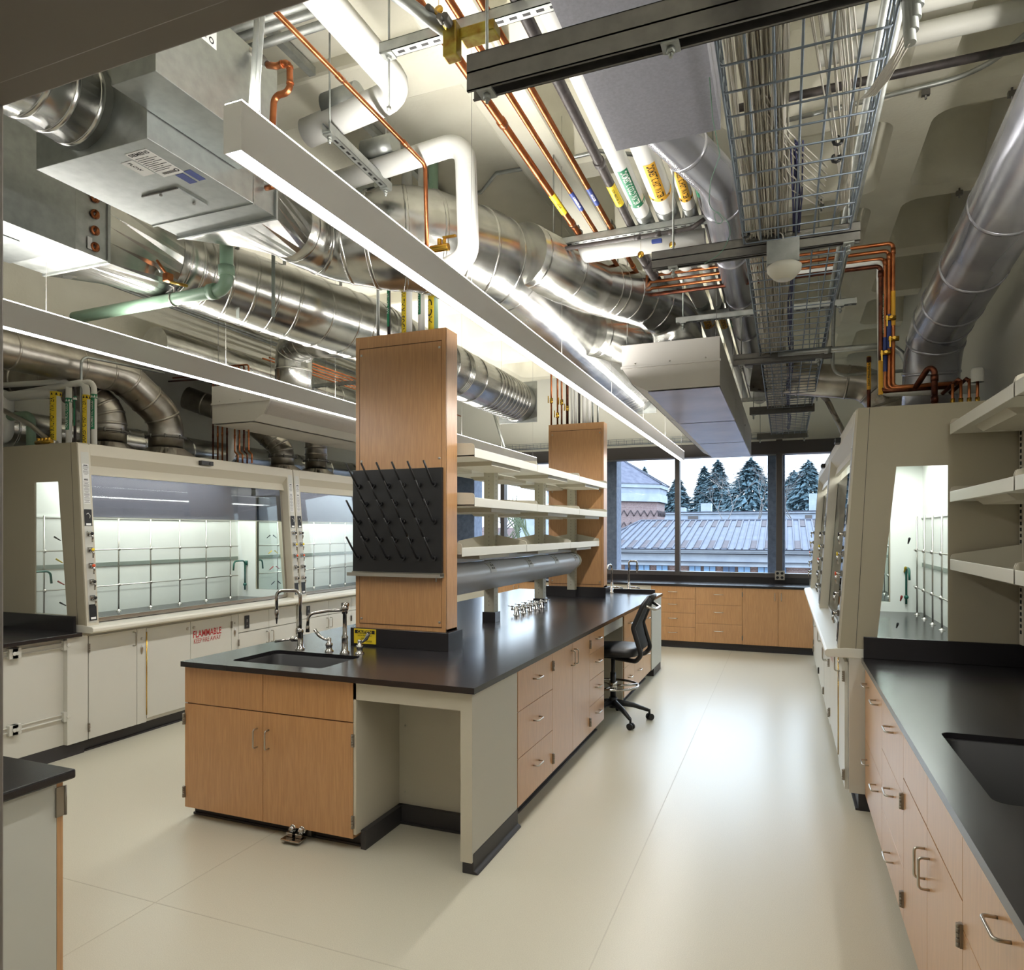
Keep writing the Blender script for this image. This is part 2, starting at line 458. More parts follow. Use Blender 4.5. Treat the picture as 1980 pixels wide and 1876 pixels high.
def slab(name, label, x0, x1, y0, y1, z0=.884, z1=.914, hole=None, m='epoxy', bev=.004, cat='countertop', extra=None, parts=None):
    b = MB()
    if hole is None: b.box(x0, x1, y0, y1, z0, z1)
    else:
        a, c, d, e = hole   # x0,x1,y0,y1
        R = .04; k = 5; ins = []
        for (qx, qy, t0) in ((c-R, e-R, 0), (a+R, e-R, pi/2), (a+R, d+R, pi), (c-R, d+R, 1.5*pi)):
            for q in range(k+1): t = t0+pi/2*q/k; ins.append((qx+R*cos(t), qy+R*sin(t)))
        n = len(ins); out = [(x1,y1),(x0,y1),(x0,y0),(x1,y0)]
        for zz, fl in ((z1, False), (z0, True)):
            o = len(b.v); b.v += [(p[0],p[1],zz) for p in ins] + [(p[0],p[1],zz) for p in out]
            for c4 in range(4):
                for q in range(k):
                    f = [o+n+c4, o+c4*(k+1)+q+1, o+c4*(k+1)+q]; b.f.append(f[::-1] if fl else f); b.m.append(0); b.sm.append(False)
                f = [o+n+c4, o+n+(c4+1) % 4, o+((c4+1)*(k+1)) % n, o+(c4+1)*(k+1)-1]; b.f.append(f[::-1] if fl else f); b.m.append(0); b.sm.append(False)
        # outer + inner walls
        o = len(b.v); b.v += [(p[0],p[1],z0) for p in out] + [(p[0],p[1],z1) for p in out]
        for q in range(4): k2 = (q+1) % 4; b.f.append([o+k2, o+q, o+4+q, o+4+k2][::-1]); b.m.append(0); b.sm.append(False)
        o = len(b.v); b.v += [(p[0],p[1],z0) for p in ins] + [(p[0],p[1],z1) for p in ins]
        for q in range(n): k2 = (q+1) % n; b.f.append([o+k2, o+q, o+n+q, o+n+k2]); b.m.append(0); b.sm.append(True)
    ob_ = ob(name, b, m, None, bev if hole is None else 0)
    return tag(ob_, label, cat)
def basin(label, x0, x1, y0, y1, zt=.9, depth=.25):
    b = MB(); R = .05; k = 4
    def ring(i, z, R=R):
        out = []
        for (qx, qy, t0) in ((x1-i-R, y1-i-R, 0), (x0+i+R, y1-i-R, pi/2), (x0+i+R, y0+i+R, pi), (x1-i-R, y0+i+R, 1.5*pi)):
            for q in range(k+1): t = t0+pi/2*q/k; out.append((qx+R*cos(t), qy+R*sin(t), z))
        return out
    rs = [ring(-.012, zt-.012), ring(-.004, zt+.004 if False else zt-.006), ring(.012, zt-.012), ring(.018, zt-depth+.03), ring(.05, zt-depth), ring(.3*min(x1-x0, y1-y0), zt-depth-.01, .01)]
    n = len(rs[0]); o = 0
    for r in rs: b.v += r
    for i in range(len(rs)-1):
        for q in range(n):
            k2 = (q+1) % n; b.f.append([i*n+k2, i*n+q, (i+1)*n+q, (i+1)*n+k2][::-1]); b.m.append(0); b.sm.append(True)
    b.f.append([(len(rs)-1)*n+q for q in range(n)]); b.m.append(0); b.sm.append(False)
    cx, cy = (x0+x1)/2, (y0+y1)/2
    t = thing('sink', label, 'sink', (cx, cy, zt-depth))
    ob('bowl', b, 'sinkblack', t)
    d = MB(); d.lathe((cx, cy, zt-depth-.009), [(.035, 0), (.035, .004), (.02, .005), (.0, .003)], 16); ob('drain', d, 'steel_dark', t)
    return t

# ================================================================ island bench
IX0, IX1, IY0, IY1 = -3.23, -1.375, 2.985, 8.42
slab('countertop', 'long black epoxy countertop of the central island bench', IX0, IX1, IY0, IY1, hole=(-2.985, -2.345, 3.11, 3.5))
basin('black sink sunk in the near end of the island countertop', -2.985, -2.345, 3.11, 3.5)
U, N = (1,0,0), (0,-1,0)
cabinet('maple sink cabinet with two doors at the near end of the island', (-3.235, 3.02, 0), U, N, 1.155,
  [('p', 0, .568, .67, .88), ('p', .568, 1.155, .67, .88), ('d', 0, .568, .065, .667, {'s': 1, 'hz': .523}), ('d', .568, 1.155, .065, .667, {'s': 0, 'hz': .523})],
  D=.56, z0=.065, toein=.075, bodytop=.6)
t = thing('foot_pedal_valve', 'chrome double foot pedal valve in the toe kick under the sink cabinet', 'foot pedal', (-2.43, 3.07, 0))
b = MB(); b.box(-2.49, -2.37, 3.055, 3.095, .02, .095); ob('mounting_plate', b, 'steel_dark', t)
for dx in (-.035, .025):
    b = MB(); b.cyl((-2.43+dx, 3.06, .062), (-2.43+dx, 3.015, .062), .02, 12); b.box(-2.45+dx, -2.41+dx, 2.99, 3.05, .03, .05); b.ball((-2.43+dx, 3.012, .062), .018); ob('valve_body', b, 'chrome', t)
    b = MB(); b.box(-2.46+dx, -2.40+dx, 2.955, 3.02, .018, .028); ob('pedal', b, 'chrome', t, .003)
# knee space at near right corner
b = MB(); b.box(-2.078, -2.062, 3.02, 3.6, .09, .884); b.box(-2.062, -1.465, 3.45, 3.466, .1, .884)
t = thing('knee_space_panel', 'beige panels lining the open knee space beside the island sink cabinet', 'panel', (-1.77, 3.3, 0))
ob('panel', b, 'beige', t)
b = MB()
for (x, y) in ((-2.02, 3.448), (-1.53, 3.448)):
    for z in (.17, .55): b.lathe((x, y, z), [(.006, -.004), (.004, -.008), (0, -.009)], 8, 'y')
ob('screw', b, 'nickel', t)
b = MB(); b.box(-2.06, -2.03, 3.06, 3.47, 0, .1); b.box(-2.06, -1.465, 3.42, 3.45, 0, .1); b.box(-2.06, -1.47, 3.41, 3.42, 0, .012); ob('toe_kick', b, 'rubber', t)
b = MB(); b.box(-2.078, -1.46, 3.02, 3.04, .79, .884); ob('apron', b, 'beige', t)
t = thing('end_panel', 'pale grey end panel at the near right corner of the island', 'panel', (-1.43, 3.32, 0))
b = MB(); b.box(-1.462, -1.402, 3.02, 3.625, .06, .884); ob('panel', b, 'panelgrey', t, .003)
b = MB(); b.box(-1.463, -1.402, 3.018, 3.0215, .06, .884); ob('edge_band', b, 'beige', t)
b = MB(); b.prism([(-1.46, 0), (-1.376, 0), (-1.384, .012), (-1.398, .018), (-1.398, .1), (-1.46, .1)], 'y', 3.03, 3.625); ob('toe_kick', b, 'rubber', t, .004)
U, N = (0,1,0), (1,0,0)
FX = -1.40
def bank(a0, a1, zs, **k): return [('w', a0, a1, zs[i], zs[i+1], k) for i in range(len(zs)-1)]
cabinet('maple three-drawer cabinet next to the pale end panel of the island', (FX, 3.626, 0), U, N, .623, bank(0, .623, [.1, .375, .64, .88]), D=.5)
cabinet('maple two-door cabinet on the aisle side of the island', (FX, 4.249, 0), U, N, .913, [('d', 0, .456, .1, .88, {'s': 1, 'hz': .77}), ('d', .456, .913, .1, .88, {'s': 0, 'hz': .77})], D=.5)
cabinet('maple four-drawer cabinet just before the chair on the island', (FX, 5.162, 0), U, N, .457, bank(0, .457, [.1, .307, .507, .71, .88]), D=.5)
t = thing('knee_space_panel', 'grey panels lining the knee space behind the drafting chair', 'panel', (-1.7, 6.0, 0))
b = MB(); b.box(-1.95, -1.93, 5.625, 6.385, .0, .884); b.box(-1.93, FX-.01, 6.37, 6.386, .0, .884); ob('panel', b, 'beige', t)
b = MB(); b.box(FX-.03, FX-.01, 5.62, 6.386, .78, .884); ob('apron', b, 'panelgrey', t)
cabinet('maple drawer cabinet right behind the chair back on the island', (FX, 6.39, 0), U, N, .46, bank(0, .46, [.1, .375, .64, .88]), D=.5)
cabinet('maple four-drawer cabinet beyond the chair on the island', (FX, 6.85, 0), U, N, .457, bank(0, .457, [.1, .35, .5, .7, .88]), D=.5)
cabinet('narrow maple cabinet with two deep drawers at the far end of the island', (FX, 7.307, 0), U, N, .465, bank(0, .465, [.1, .5, .88]), D=.5)
t = thing('end_panel', 'pale grey panel closing the far end of the island', 'panel', (-1.43, 8.05, 0))
b = MB(); b.box(-1.55, FX+.01, 7.775, 8.41, .1, .884); ob('panel', b, 'panelgrey', t, .003)
b = MB(); b.box(-1.53, FX, 7.95, 8.42, 0, .1); ob('toe_kick', b, 'rubber', t)
# far-side cabinets of the island (seen only from the left aisle)
cabinet('beige cabinet run on the hidden hood-facing side of the island', (-3.2, 8.35, 0), (0,-1,0), (-1,0,0), 4.66,
  [('d', .66*i, .66*(i+1), .1, .88, {'hinge': False, 's': i % 2}) for i in range(7)], D=.5)
# wooden pipe chases
def chase(label, x0, x1, y0, y1, ztop, n):
    t = thing('pipe_chase', label, 'column', ((x0+x1)/2, (y0+y1)/2, .914))
    b = MB(); b.box(x0, x0+.018, y0, y1, 1.03, ztop); b.box(x1-.018, x1, y0, y1, 1.03, ztop)
    b.box(x0, x1, y0+.008, y1-.006, 1.03, 1.045); b.box(x0+.018, x1-.018, y0+.01, y0+.022, 1.03, ztop); b.box(x0+.018, x1-.018, y1-.02, y1-.008, 1.03, ztop)
    ob('casing', b, 'maple', t)
    b = MB(); b.box(x0+.03, x1-.03, y0-.004, y0+.008, 1.06, ztop-.08); ob('access_panel', b, 'maple', t, .002)
    b = MB(); b.box(x0, x0+.03, y0-.004, y0+.006, 1.03, ztop); b.box(x1-.03, x1, y0-.004, y0+.006, 1.03, ztop); b.box(x0, x1, y0-.003, y0+.006, ztop-.075, ztop); b.box(x0, x1, y0-.003, y0+.006, 1.03, 1.055); ob('frame', b, 'maple', t)
    b = MB(); b.box(x0+.03, x1-.03, y0-.0045, y0+.004, ztop-.08, ztop-.0755); b.box(x0+.0285, x0+.031, y0-.0045, y0+.004, 1.055, ztop-.076); b.box(x1-.031, x1-.0285, y0-.0045, y0+.004, 1.055, ztop-.076); b.box(x0+.03, x1-.03, y0-.0045, y0+.004, 1.055, 1.06); ob('panel_groove', b, 'groove', t)
    b = MB()
    for x in (x0+.045, x1-.045):
        for z in (1.09, 2.12, ztop-.12): b.lathe((x, y0-.004, z), [(.008, 0), (.008, -.003), (.003, -.004), (0, -.003)], 10, 'y')
    ob('screw', b, 'nickel', t)
    b = MB(); b.box(x0-.025, x1+.03, y0-.03, y1+.02, .914, 1.0295)
    ob('curb', b, 'epoxy', t, .002)
    return t
chase('tall maple pipe chase carrying the black peg rack', -2.633, -1.969, 3.857, 4.012, 2.935, 1)
chase('shorter-looking maple pipe chase at the far end of the island shelves', -2.56, -1.905, 7.63, 7.785, 2.9, 2)
# peg board
t = thing('drying_rack', 'black peg drying rack on the near maple chase', 'drying rack', (-2.31, 3.84, 1.39))
b = MB(); b.box(-2.64, -1.985, 3.828, 3.852, 1.4, 2.06); ob('board', b, 'blackplastic', t, .002)
for r in range(5):
    for c in range(6 if r % 2 == 0 else 5):
        x = -2.59 + c*.111 + (0 if r % 2 == 0 else .055); z = 1.955-.116*r
        b = MB(); b.cyl((x, 3.828, z), (x, 3.812, z), .016, 10); b.tube([(x, 3.815, z), (x, 3.795, z+.008), (x, 3.685, z+.135)], [.0075, .007, .006], 6)
        ob('peg', b, 'blackplastic', t)
b = MB(); b.prism([(3.79, 1.372), (3.855, 1.372), (3.855, 1.4), (3.847, 1.4), (3.847, 1.379), (3.797, 1.379), (3.797, 1.395), (3.79, 1.395)], 'x', -2.66, -1.98)
b.cyl((-2.02, 3.82, 1.372), (-2.02, 3.82, 1.345), .005, 8)
ob('drip_trough', b, 'nickel', t)
# ================================================================ right bench
slab('countertop', 'black epoxy countertop along the right wall with a sink cut-out', .42, 1.255, .66, 4.555, hole=(.535, 1.08, 2.25, 2.98))
basin('deep black sink sunk in the right-hand countertop', .535, 1.08, 2.25, 2.98)
b = MB(); b.box(.43, 1.235, 4.535, 4.555, .9145, 1.04); b.box(1.235, 1.255, .66, 4.555, .9145, 1.04)
tag(ob('backsplash', b, 'epoxy', None, .002), 'black backsplash upstand around the right-hand countertop', 'backsplash')
b = MB(); b.box(.41, .421, .66, 4.555, .8835, .9135)
U, N = (0,-1,0), (-1,0,0); FX = .44
def rb(y1, y0): return (FX, y1, 0), y1-y0
O, W = rb(4.56, 3.80)
cabinet('maple cabinet with two wide double-pull drawers next to the right fume hood', O, U, N, W, [('w', 0, W, .1, .44, {'h': [.2, .75], 'dz': .1}), ('w', 0, W, .44, .88, {'h': [.2, .75], 'dz': .1})], D=.55)
O, W = rb(3.80, 3.14)
cabinet('maple three-drawer cabinet beyond the right-hand sink', O, U, N, W, bank(0, W, [.1, .31, .60, .88], dz=.1), D=.55)
O, W = rb(3.14, 2.153)
cabinet('maple sink cabinet under the right-hand sink', O, U, N, W, [('p', 0, W/2, .675, .88), ('p', W/2, W, .675, .88), ('d', 0, W/2, .1, .672, {'s': 1, 'hz': .535}), ('d', W/2, W, .1, .672, {'s': 0, 'hz': .535})], D=.55, bodytop=.6)
O, W = rb(2.153, 1.4)
cabinet('nearest maple drawer cabinet at the lower right', O, U, N, W, bank(0, W, [.1, .33, .60, .88], dz=.08), D=.55)
O, W = rb(1.4, .66)
cabinet('maple cabinet beside the doorway on the right wall', O, U, N, W, bank(0, W, [.1, .5, .88]), D=.55)
# wall shelves on the right
def shelf(label, name, x0, x1, y0, y1, z, front='w', lip=.055, ends=True, backh=.12, group=None, sign=-1):
    """tray shelf: plate, turned-down front lip, end plates"""
    t = thing(name, label, 'shelf', ((x0+x1)/2, (y0+y1)/2, z), group=group)
    xf, xb = (x0, x1) if sign < 0 else (x1, x0)
    b = MB(); b.box(x0, x1, y0, y1, z, z+.012)
    b.box(xf-.002 if sign < 0 else xf-.004, xf+.004 if sign < 0 else xf+.002, y0, y1, z-.004, z+lip)
    ob('tray', b, 'shelfwhite', t, .002)
    b = MB(); ym = (y0+y1)/2
    for yy in (ym,):
        b.prism([(min(xf, xb)+.05, z), (max(xf, xb)-.02, z), (max(xf, xb)-.02, z-.03), (min(xf, xb)+.09, z-.03)], 'y', yy-.28, yy+.28)
    ob('stiffener', b, 'beige', t)
    for (ya, yb) in ((y0, y0+.004), (y1-.004, y1)):
        b = MB(); s = 1 if sign < 0 else -1
        b.prism([(xf, z), (xb, z), (xb, z+backh), (xf+s*.02, z+lip+.03), (xf+s*.006, z+lip+.025), (xf, z+lip+.008)], 'y', ya, yb)
        ob('end_plate', b, 'beige', t)
    return t
zz = [(2.21, 'top right-wall shelf'), (1.83, 'middle right-wall shelf'), (1.45, 'lowest right-wall shelf')]
for i, (z, nm) in enumerate(zz):
    shelf('cream steel %s nearest the fume hood' % nm, 'wall_shelf', .865, 1.2, 3.36, 4.52, z, group=None, backh=.14 if i == 2 else .09)
    shelf('cream steel %s, the nearer one cut by the photo edge' % nm, 'wall_shelf', .865, 1.2, 2.18, 3.34, z, backh=.14)
for k, (y, nm) in enumerate(((4.53, 'slotted upright in the corner by the right fume hood'), (3.35, 'slotted upright between the right-wall shelves'), (2.17, 'slotted upright at the near end of the right-wall shelves'))):
    b = MB(); b.box(1.2, 1.262, y-.03, y+.03, 1.04, 2.5)
    t = thing('shelf_upright', 'cream ' + nm, 'upright', (1.23, y, 1.04))
    ob('channel', b, 'beige', t)
    b = MB()
    for q in range(40): b.box(1.196, 1.2005, y-.008, y-.003, 1.1+q*.033, 1.12+q*.033); b.box(1.196, 1.2005, y+.003, y+.008, 1.1+q*.033, 1.12+q*.033)
    o = ob('slots', b, 'ink', t)
# ================================================================ back bench under the windows
slab('countertop', 'black countertop running below the windows', -5.2, .32, 10.0, 10.6)
b = MB(); b.box(-5.2, .32, 10.58, 10.6, .9145, 1.0)
tag(ob('backsplash', b, 'epoxy'), 'black upstand under the window sill', 'backsplash')
U, N = (1,0,0), (0,-1,0); FY = 10.02
cabinet('maple four-drawer cabinet below the window, left of the others', (-1.805, FY, 0), U, N, .625, bank(0, .625, [.1, .301, .503, .704, .88], dz=.08, L=.12), D=.5)
cabinet('maple three-drawer cabinet below the window', (-1.18, FY, 0), U, N, .632, bank(0, .632, [.1, .368, .632, .88], dz=.1, L=.12), D=.5)
cabinet('maple two-door cabinet below the window at the right corner', (-.548, FY, 0), U, N, .9, [('d', 0, .46, .1, .88, {'s': 1, 'hz': .77}), ('d', .46, .9, .1, .88, {'s': 0, 'hz': .77})], D=.5)
cabinet('maple two-door cabinet seen through the shelves below the far window', (-4.35, FY, 0), U, N, .95, [('d', 0, .463, .1, .88, {'s': 1, 'hz': .77}), ('d', .463, .95, .1, .88, {'s': 0, 'hz': .77})], D=.5)
cabinet('beige cabinet in the far left corner below the window', (-5.2, FY, 0), U, N, .85, [('p', 0, .85, .1, .88)], D=.5, face='beige', body='beige')
b = MB(); b.box(-3.4, -1.805, FY, FY+.02, .78, .884); b.box(-3.4, -1.805, 10.5, 10.52, 0, .884)
tag(ob('knee_space_panel', b, 'beige'), 'beige apron and back panel of the knee space below the window', 'panel')
t = thing('power_outlet', 'steel four-socket outlet box on the window mullion', 'outlet', (-.07, 10.56, 1.0))
b = MB(); b.box(-.135, -.005, 10.53, 10.58, .97, 1.1); ob('box', b, 'nickel', t, .003)
for dx in (-.1, -.04):
    for dz in (1.005, 1.065):
        b = MB(); b.lathe((dx, 10.529, dz), [(.02, 0), (.02, -.002), (0, -.002)], 10, 'y'); ob('socket', b, 'ink', t)
# ================================================================ left benches
U, N = (0,1,0), (1,0,0)
slab('countertop', 'black countertop at the left edge next to the fume hood', -5.75, -4.83, 1.75, 3.575)
b = MB(); b.box(-5.75, -4.9, 3.555, 3.575, .9145, 1.03); tag(ob('backsplash', b, 'epoxy'), 'black upstand against the left fume hood side', 'backsplash')
t = thing('rail_panel', 'cream knee-wall panel with steel hanging rails under the left countertop', 'panel', (-4.9, 2.7, 0))
b = MB(); b.box(-4.93, -4.9, 1.75, 3.48, .1, .884); b.box(-4.93, -4.86, 3.48, 3.64, .1, .884); ob('panel', b, 'cabwhite', t, .002)
b = MB(); b.box(-4.98, -4.9, 1.75, 3.64, 0, .1); ob('toe_kick', b, 'rubber', t)
for z in (.83, .31):
    b = MB()
    for y in (2.75, 3.13):
        b.box(-4.9, -4.885, y, y+.36, z+.012, z+.02); b.box(-4.9, -4.885, y, y+.36, z-.02, z-.012); b.box(-4.9, -4.896, y, y+.36, z-.02, z+.02)
        for e in (y, y+.36):
            b.box(-4.9, -4.865, e-.03, e+.03, z-.035, z+.035); b.cyl((-4.865, e, z), (-4.855, e, z), .014, 10)
    ob('rail', b, 'cabwhite', t, .002)
# near-left bench end
slab('countertop', 'corner of a black countertop at the lower left edge', -4.2, -2.075, .65, 1.515, bev=.006)
nearcab = cabinet('maple-faced cabinet with grey end panel at the lower left', (-2.11, 1.498, 0), (-1,0,0), (0,1,0), .7, [('d', 0, .45, .1, .88, {'s': 1, 'hinge': False}), ('d', .45, .7, .1, .88, {'s': 0, 'hinge': False})], D=.8, body='panelgrey', toein=.06)
b = MB(); b.box(-2.1095, -2.104, 1.472, 1.497, .77, .862)
b.cyl((-2.104, 1.501, .77), (-2.104, 1.501, .862), .004, 8); ob('hinge', b, 'hinge_steel', nearcab)
cabinet('second maple cabinet of the lower left bench', (-2.82, 1.498, 0), (-1,0,0), (0,1,0), 1.3, bank(0, 1.3, [.1, .4, .88]), D=.8)

# ================================================================ fume hoods (local frame: +x is the room side, y along the face)
def text_block(b, M, rows, w, dy, size):
    pass
def hood(label, loc, rz, W=2.42, cabs='A', seed=0, top=2.33, oddside=1):
    t = thing('fume_hood', label, 'fume hood', loc, rz, local=True)
    H = top; B = .95
    xf = lambda z: .03-.1*(z-B)/(H-B)          # front plane
    # shell
    b = MB()
    xb = -.93; zi = 2.04; z0w = 1.03
    for y in (0, W):                            # side panels with window opening
        ya, yb = (y, y+.012) if y == 0 else (y-.012, y)
        o = [(xf(B), B), (xf(H), H), (xb, H), (xb, B)]
        w = [(-.17, z0w), (-.27, zi), (-.53, zi), (-.53, z0w)]
        n = 4
        for yy, fl in ((ya, True), (yb, False)):
            k = len(b.v); b.v += [(p[0], yy, p[1]) for p in o] + [(p[0], yy, p[1]) for p in w]
            for i in range(n):
                j = (i+1) % n; f = [k+i, k+j, k+n+j, k+n+i]; b.f.append(f if fl else f[::-1]); b.m.append(0); b.sm.append(False)
        k = len(b.v); b.v += [(p[0], ya, p[1]) for p in w] + [(p[0], yb, p[1]) for p in w]
        for i in range(n): j = (i+1) % n; b.f.append([k+i, k+j, k+n+j, k+n+i]); b.m.append(0); b.sm.append(False)
        for (p, q) in ((0, 1), (1, 2), (2, 3), (3, 0)):
            b.add([(o[p][0], ya, o[p][1]), (o[q][0], ya, o[q][1]), (o[q][0], yb, o[q][1]), (o[p][0], yb, o[p][1])], [(0,1,2,3)])
        s = 1 if y == 0 else -1                 # narrow trim seam plate on the outside
    b.box(xb, xb+.012, 0, W, B, H); b.box(xb, xf(H), 0.012, W-.012, H-.012, H)
    ob('shell', b, 'beige_shaded', t, .001)
    for (y0, y1) in ((-.0008, .0), (W, W+.0008)):
        b = MB(); b.prism([(xf(B)-.085, B), (xf(H)-.06, H-.002), (xf(H)-.0625, H-.002), (xf(B)-.0875, B)], 'y', y0, y1); ob('panel_seam', b, 'rubber', t)
    for y in (.006, W-.006):
        b = MB(); w = [(-.17, z0w), (-.27, zi), (-.53, zi), (-.53, z0w)]; b.prism(w, 'y', y-.002, y+.002); ob('side_window', b, 'sash', t)
    # front posts with bevelled reveal
    P = .095
    for (y0, s) in ((.0012, 1), (W-.0012, -1)):
        b = MB(); y1 = y0+s*P; y2 = y0+s*(P+.085)
        zt, zb = H-.01, B
        vs = [(xf(zb)+.012, y0, zb), (xf(zt)+.012, y0, zt), (xf(zb)+.012, y1, zb), (xf(zt)+.012, y1, zt), (xf(zb)-.1, y2 if s*1 else y2, zb), (xf(zt)-.1, y2, zt), (xf(zb)-.14, y0, zb), (xf(zt)-.14, y0, zt)]
        vs[4] = (xf(zb)-.085, y0+s*(P+.02), zb); vs[5] = (xf(zt)-.085, y0+s*(P+.02), zt)
        f = [(0,2,3,1), (2,4,5,3), (4,6,7,5), (6,0,1,7), (1,3,5,7), (0,6,4,2)]
        if s < 0: f = [q[::-1] for q in f]
        b.add(vs, f); pst = ob('service_post', b, 'beige', t)
        # valve plate and valves
        yc = y0+s*P*.52
        b = MB(); 
        def pl(z, h, w, e=.013, mb=b):
            mb.add([(xf(z-h)+e, yc-w, z-h), (xf(z+h)+e, yc-w, z+h), (xf(z+h)+e, yc+w, z+h), (xf(z-h)+e, yc+w, z-h)], [(0,3,2,1)])
        pl(1.62, .64, .032, .0135); ob('valve_plate', b, 'panelgrey', pst)
        b = MB(); pl(1.765, .062, .03, .018, b); ob('switch_plate', b, 'ink', pst); b = MB(); pl(1.055, .06, .03, .018, b); ob('switch_plate', b, 'ink', pst)
        b = MB(); pl(1.715, .008, .02, .0195, b); pl(1.012, .008, .02, .0195, b)
        b.tube([(xf(1.79)+.02, yc-.015, 1.79), (xf(1.8)+.02, yc-.0, 1.80), (xf(1.78)+.02, yc+.015, 1.78), (xf(1.76)+.02, yc+.01, 1.76)], .002, 5)
        ob('switch_marking', b, 'inkwhite', pst)
        b = MB(); pl(2.02, .15, .026, .0145, b); ob('instruction_label', b, 'sticker', pst)
        b = MB()
        for q in range(34):
            if q in (9, 10, 11, 14): continue
            z = 2.16-q*.0085
            ww = .022 if q % 4 else .014
            if q == 0 or q == 13: pl(z, .0035, .016, .0155, b)
            else: pl(z, .0012, ww, .0155, b)
        ob('label_print', b, 'ink', pst)
        cols = ['ink', 'yellow', 'red', 'ink', 'ink']; 
        for q, z in enumerate((1.645, 1.525, 1.405, 1.285, 1.165)):
            vx = xf(z)+.014
            b = MB(); b.box(vx, vx+.012, yc-.016, yc+.016, z-.018, z+.018); b.cyl((vx, yc, z), (vx+.035, yc, z), .011, 10)
            b.tube([(vx+.03, yc, z), (vx+.036, yc+.004, z-.03), (vx+.03, yc+.006, z-.062)], [.007, .007, .005], 6)
            ob('valve', b, 'chrome', pst)
            b = MB(); b.lathe((vx+.035, yc, z), [(.0, .006), (.012, .006), (.012, 0)], 10, 'x'); ob('valve_cap', b, ['ink', 'yellow', 'orange', 'ink', 'ink'][q], pst)
    # header
    b = MB(); z1, z2, z3, z4 = H, H-.09, H-.165, H-.235
    prof = [(xf(z1)+.012, z1-.004), (xf(z2)+.014, z2), (xf(z3)-.045, z3), (xf(z4)-.03, z4), (xf(z4)-.06, z4), (xf(z1)-.12, z1-.013)]
    b.prism(prof, 'y', P+.0, W-P); ob('header', b, 'beige', t)
    b = MB(); sy = W*.5 if oddside else W*.62; b.box(xf(H-.05)+.012, xf(H-.05)+.05, sy-.07, sy+.07, H-.068, H-.03); b.cyl((xf(H-.05)+.05, sy+.03, H-.05), (xf(H-.05)+.056, sy+.03, H-.05), .012, 10)
    ob('proximity_sensor', b, 'blackplastic', t, .003)
    # airfoil sill
    b = MB(); b.prism([(-.1, .905), (.1, .905), (.112, .918), (.112, .94), (.1, .952), (.0, .962), (-.1, .962)], 'y', -.004, W+.004); ob('sill', b, 'shelfwhite', t, .003)
    b = MB(); b.box(-.13, -.04, P, W-P, .965, .985); ob('airfoil', b, 'nickel', t, .003)
    # worktop and liner
    b = MB(); b.box(xb+.012, -.09, .014, W-.014, .905, .945); ob('work_surface', b, 'epoxy', t)
    b = MB(); b.box(-.8, -.79, .014, W-.014, .945, 1.78); b.box(-.8, -.54, .0125, .018, .945, 2.28); b.box(-.8, -.54, W-.018, W-.0125, .945, 2.28)
    b.box(-.54, -.16, .0125, .018, .945, 1.03); b.box(-.54, -.16, W-.018, W-.0125, .945, 1.03)
    b.box(-.3, -.1, .0125, .018, 2.05, 2.28); b.box(-.6, -.1, W-.018, W-.0125, 2.05, 2.28); ob('liner', b, 'linerwhite', t)
    b = MB(); b.box(-.789, -.785, .02, W-.02, 1.35, 1.385); ob('baffle_slot', b, 'slotgrey', t)
    b = MB(); b.box(-.8, -.79, .014, W-.014, 1.78, 2.28); b.box(-.792, -.78, .015, W-.015, 1.775, 1.79); ob('upper_baffle', b, 'linerwhite', t)
    b = MB(); b.box(-.8, -.1, .015, W-.015, 2.27, 2.28); ob('hood_ceiling', b, 'linerwhite', t)
    b = MB(); b.box(-.3, -.22, .2, W-.2, 2.255, 2.269); ob('lamp', b, 'hoodlamp', t)
    # lattice
    b = MB(); nr = 6; ys = [.2+(W-.4)*i/nr for i in range(nr+1)]
    for y in ys:
        b.cyl((-.72, y, .945), (-.72, y, 1.79), .0065, 8); b.lathe((-.72, y, .945), [(.022, 0), (.022, .006), (.01, .008), (.01, .02)], 10)
    for z in (1.18, 1.5):
        b.cyl((-.712, ys[0]-.1, z), (-.712, ys[-1]+.1, z), .0055, 8)
        for y in ys: b.ball((-.714, y, z), .015, 8)
    ob('rod_lattice', b, 'nickel', t)
    for y, s in ((.05, 1), (W-.05, -1)):
        b = MB(); b.tube(arc([(-.66, y, 1.02), (-.66, y, 1.34), (-.66, y+s*.16, 1.34), (-.66, y+s*.17, 1.24)], .04), .009, 8); b.ball((-.66, y, 1.08), .02, 8); b.cyl((-.66, y-s*.02, 1.34), (-.66, y-s*.02, 1.29), .015, 8)
        ob('gooseneck', b, 'greenfix', t)
        for q, (z, c) in enumerate(((1.62, 'ink'), (1.45, 'yellow'), (1.28, 'red'), (1.12, 'ink'))):
            b = MB(); b.tube([(-.34+.02*q, y-s*.03, z), (-.34+.02*q, y+s*.02, z-.03)], [.007, .004], 6); ob('outlet_nozzle', b, c, t)
    # sash
    b = MB(); xs = lambda z: xf(z)-.062
    b.add([(xs(.985), P+.02, .985), (xs(2.1), P+.02, 2.1), (xs(2.1), W-P-.02, 2.1), (xs(.985), W-P-.02, .985), (xs(.985)-.006, P+.02, .985), (xs(2.1)-.006, P+.02, 2.1), (xs(2.1)-.006, W-P-.02, 2.1), (xs(.985)-.006, W-P-.02, .985)],
          [(0,3,2,1), (4,5,6,7), (0,1,5,4), (1,2,6,5), (2,3,7,6), (3,0,4,7)])
    ob('sash_glass', b, 'sash', t)
    b = MB(); e = .016
    b.add([(xs(1.77)-e, P+.02, 1.77), (xs(2.1)-e, P+.02, 2.1), (xs(2.1)-e, W-P-.02, 2.1), (xs(1.77)-e, W-P-.02, 1.77)], [(0,3,2,1)]); ob('upper_sash_glass', b, 'sash_upper', t)
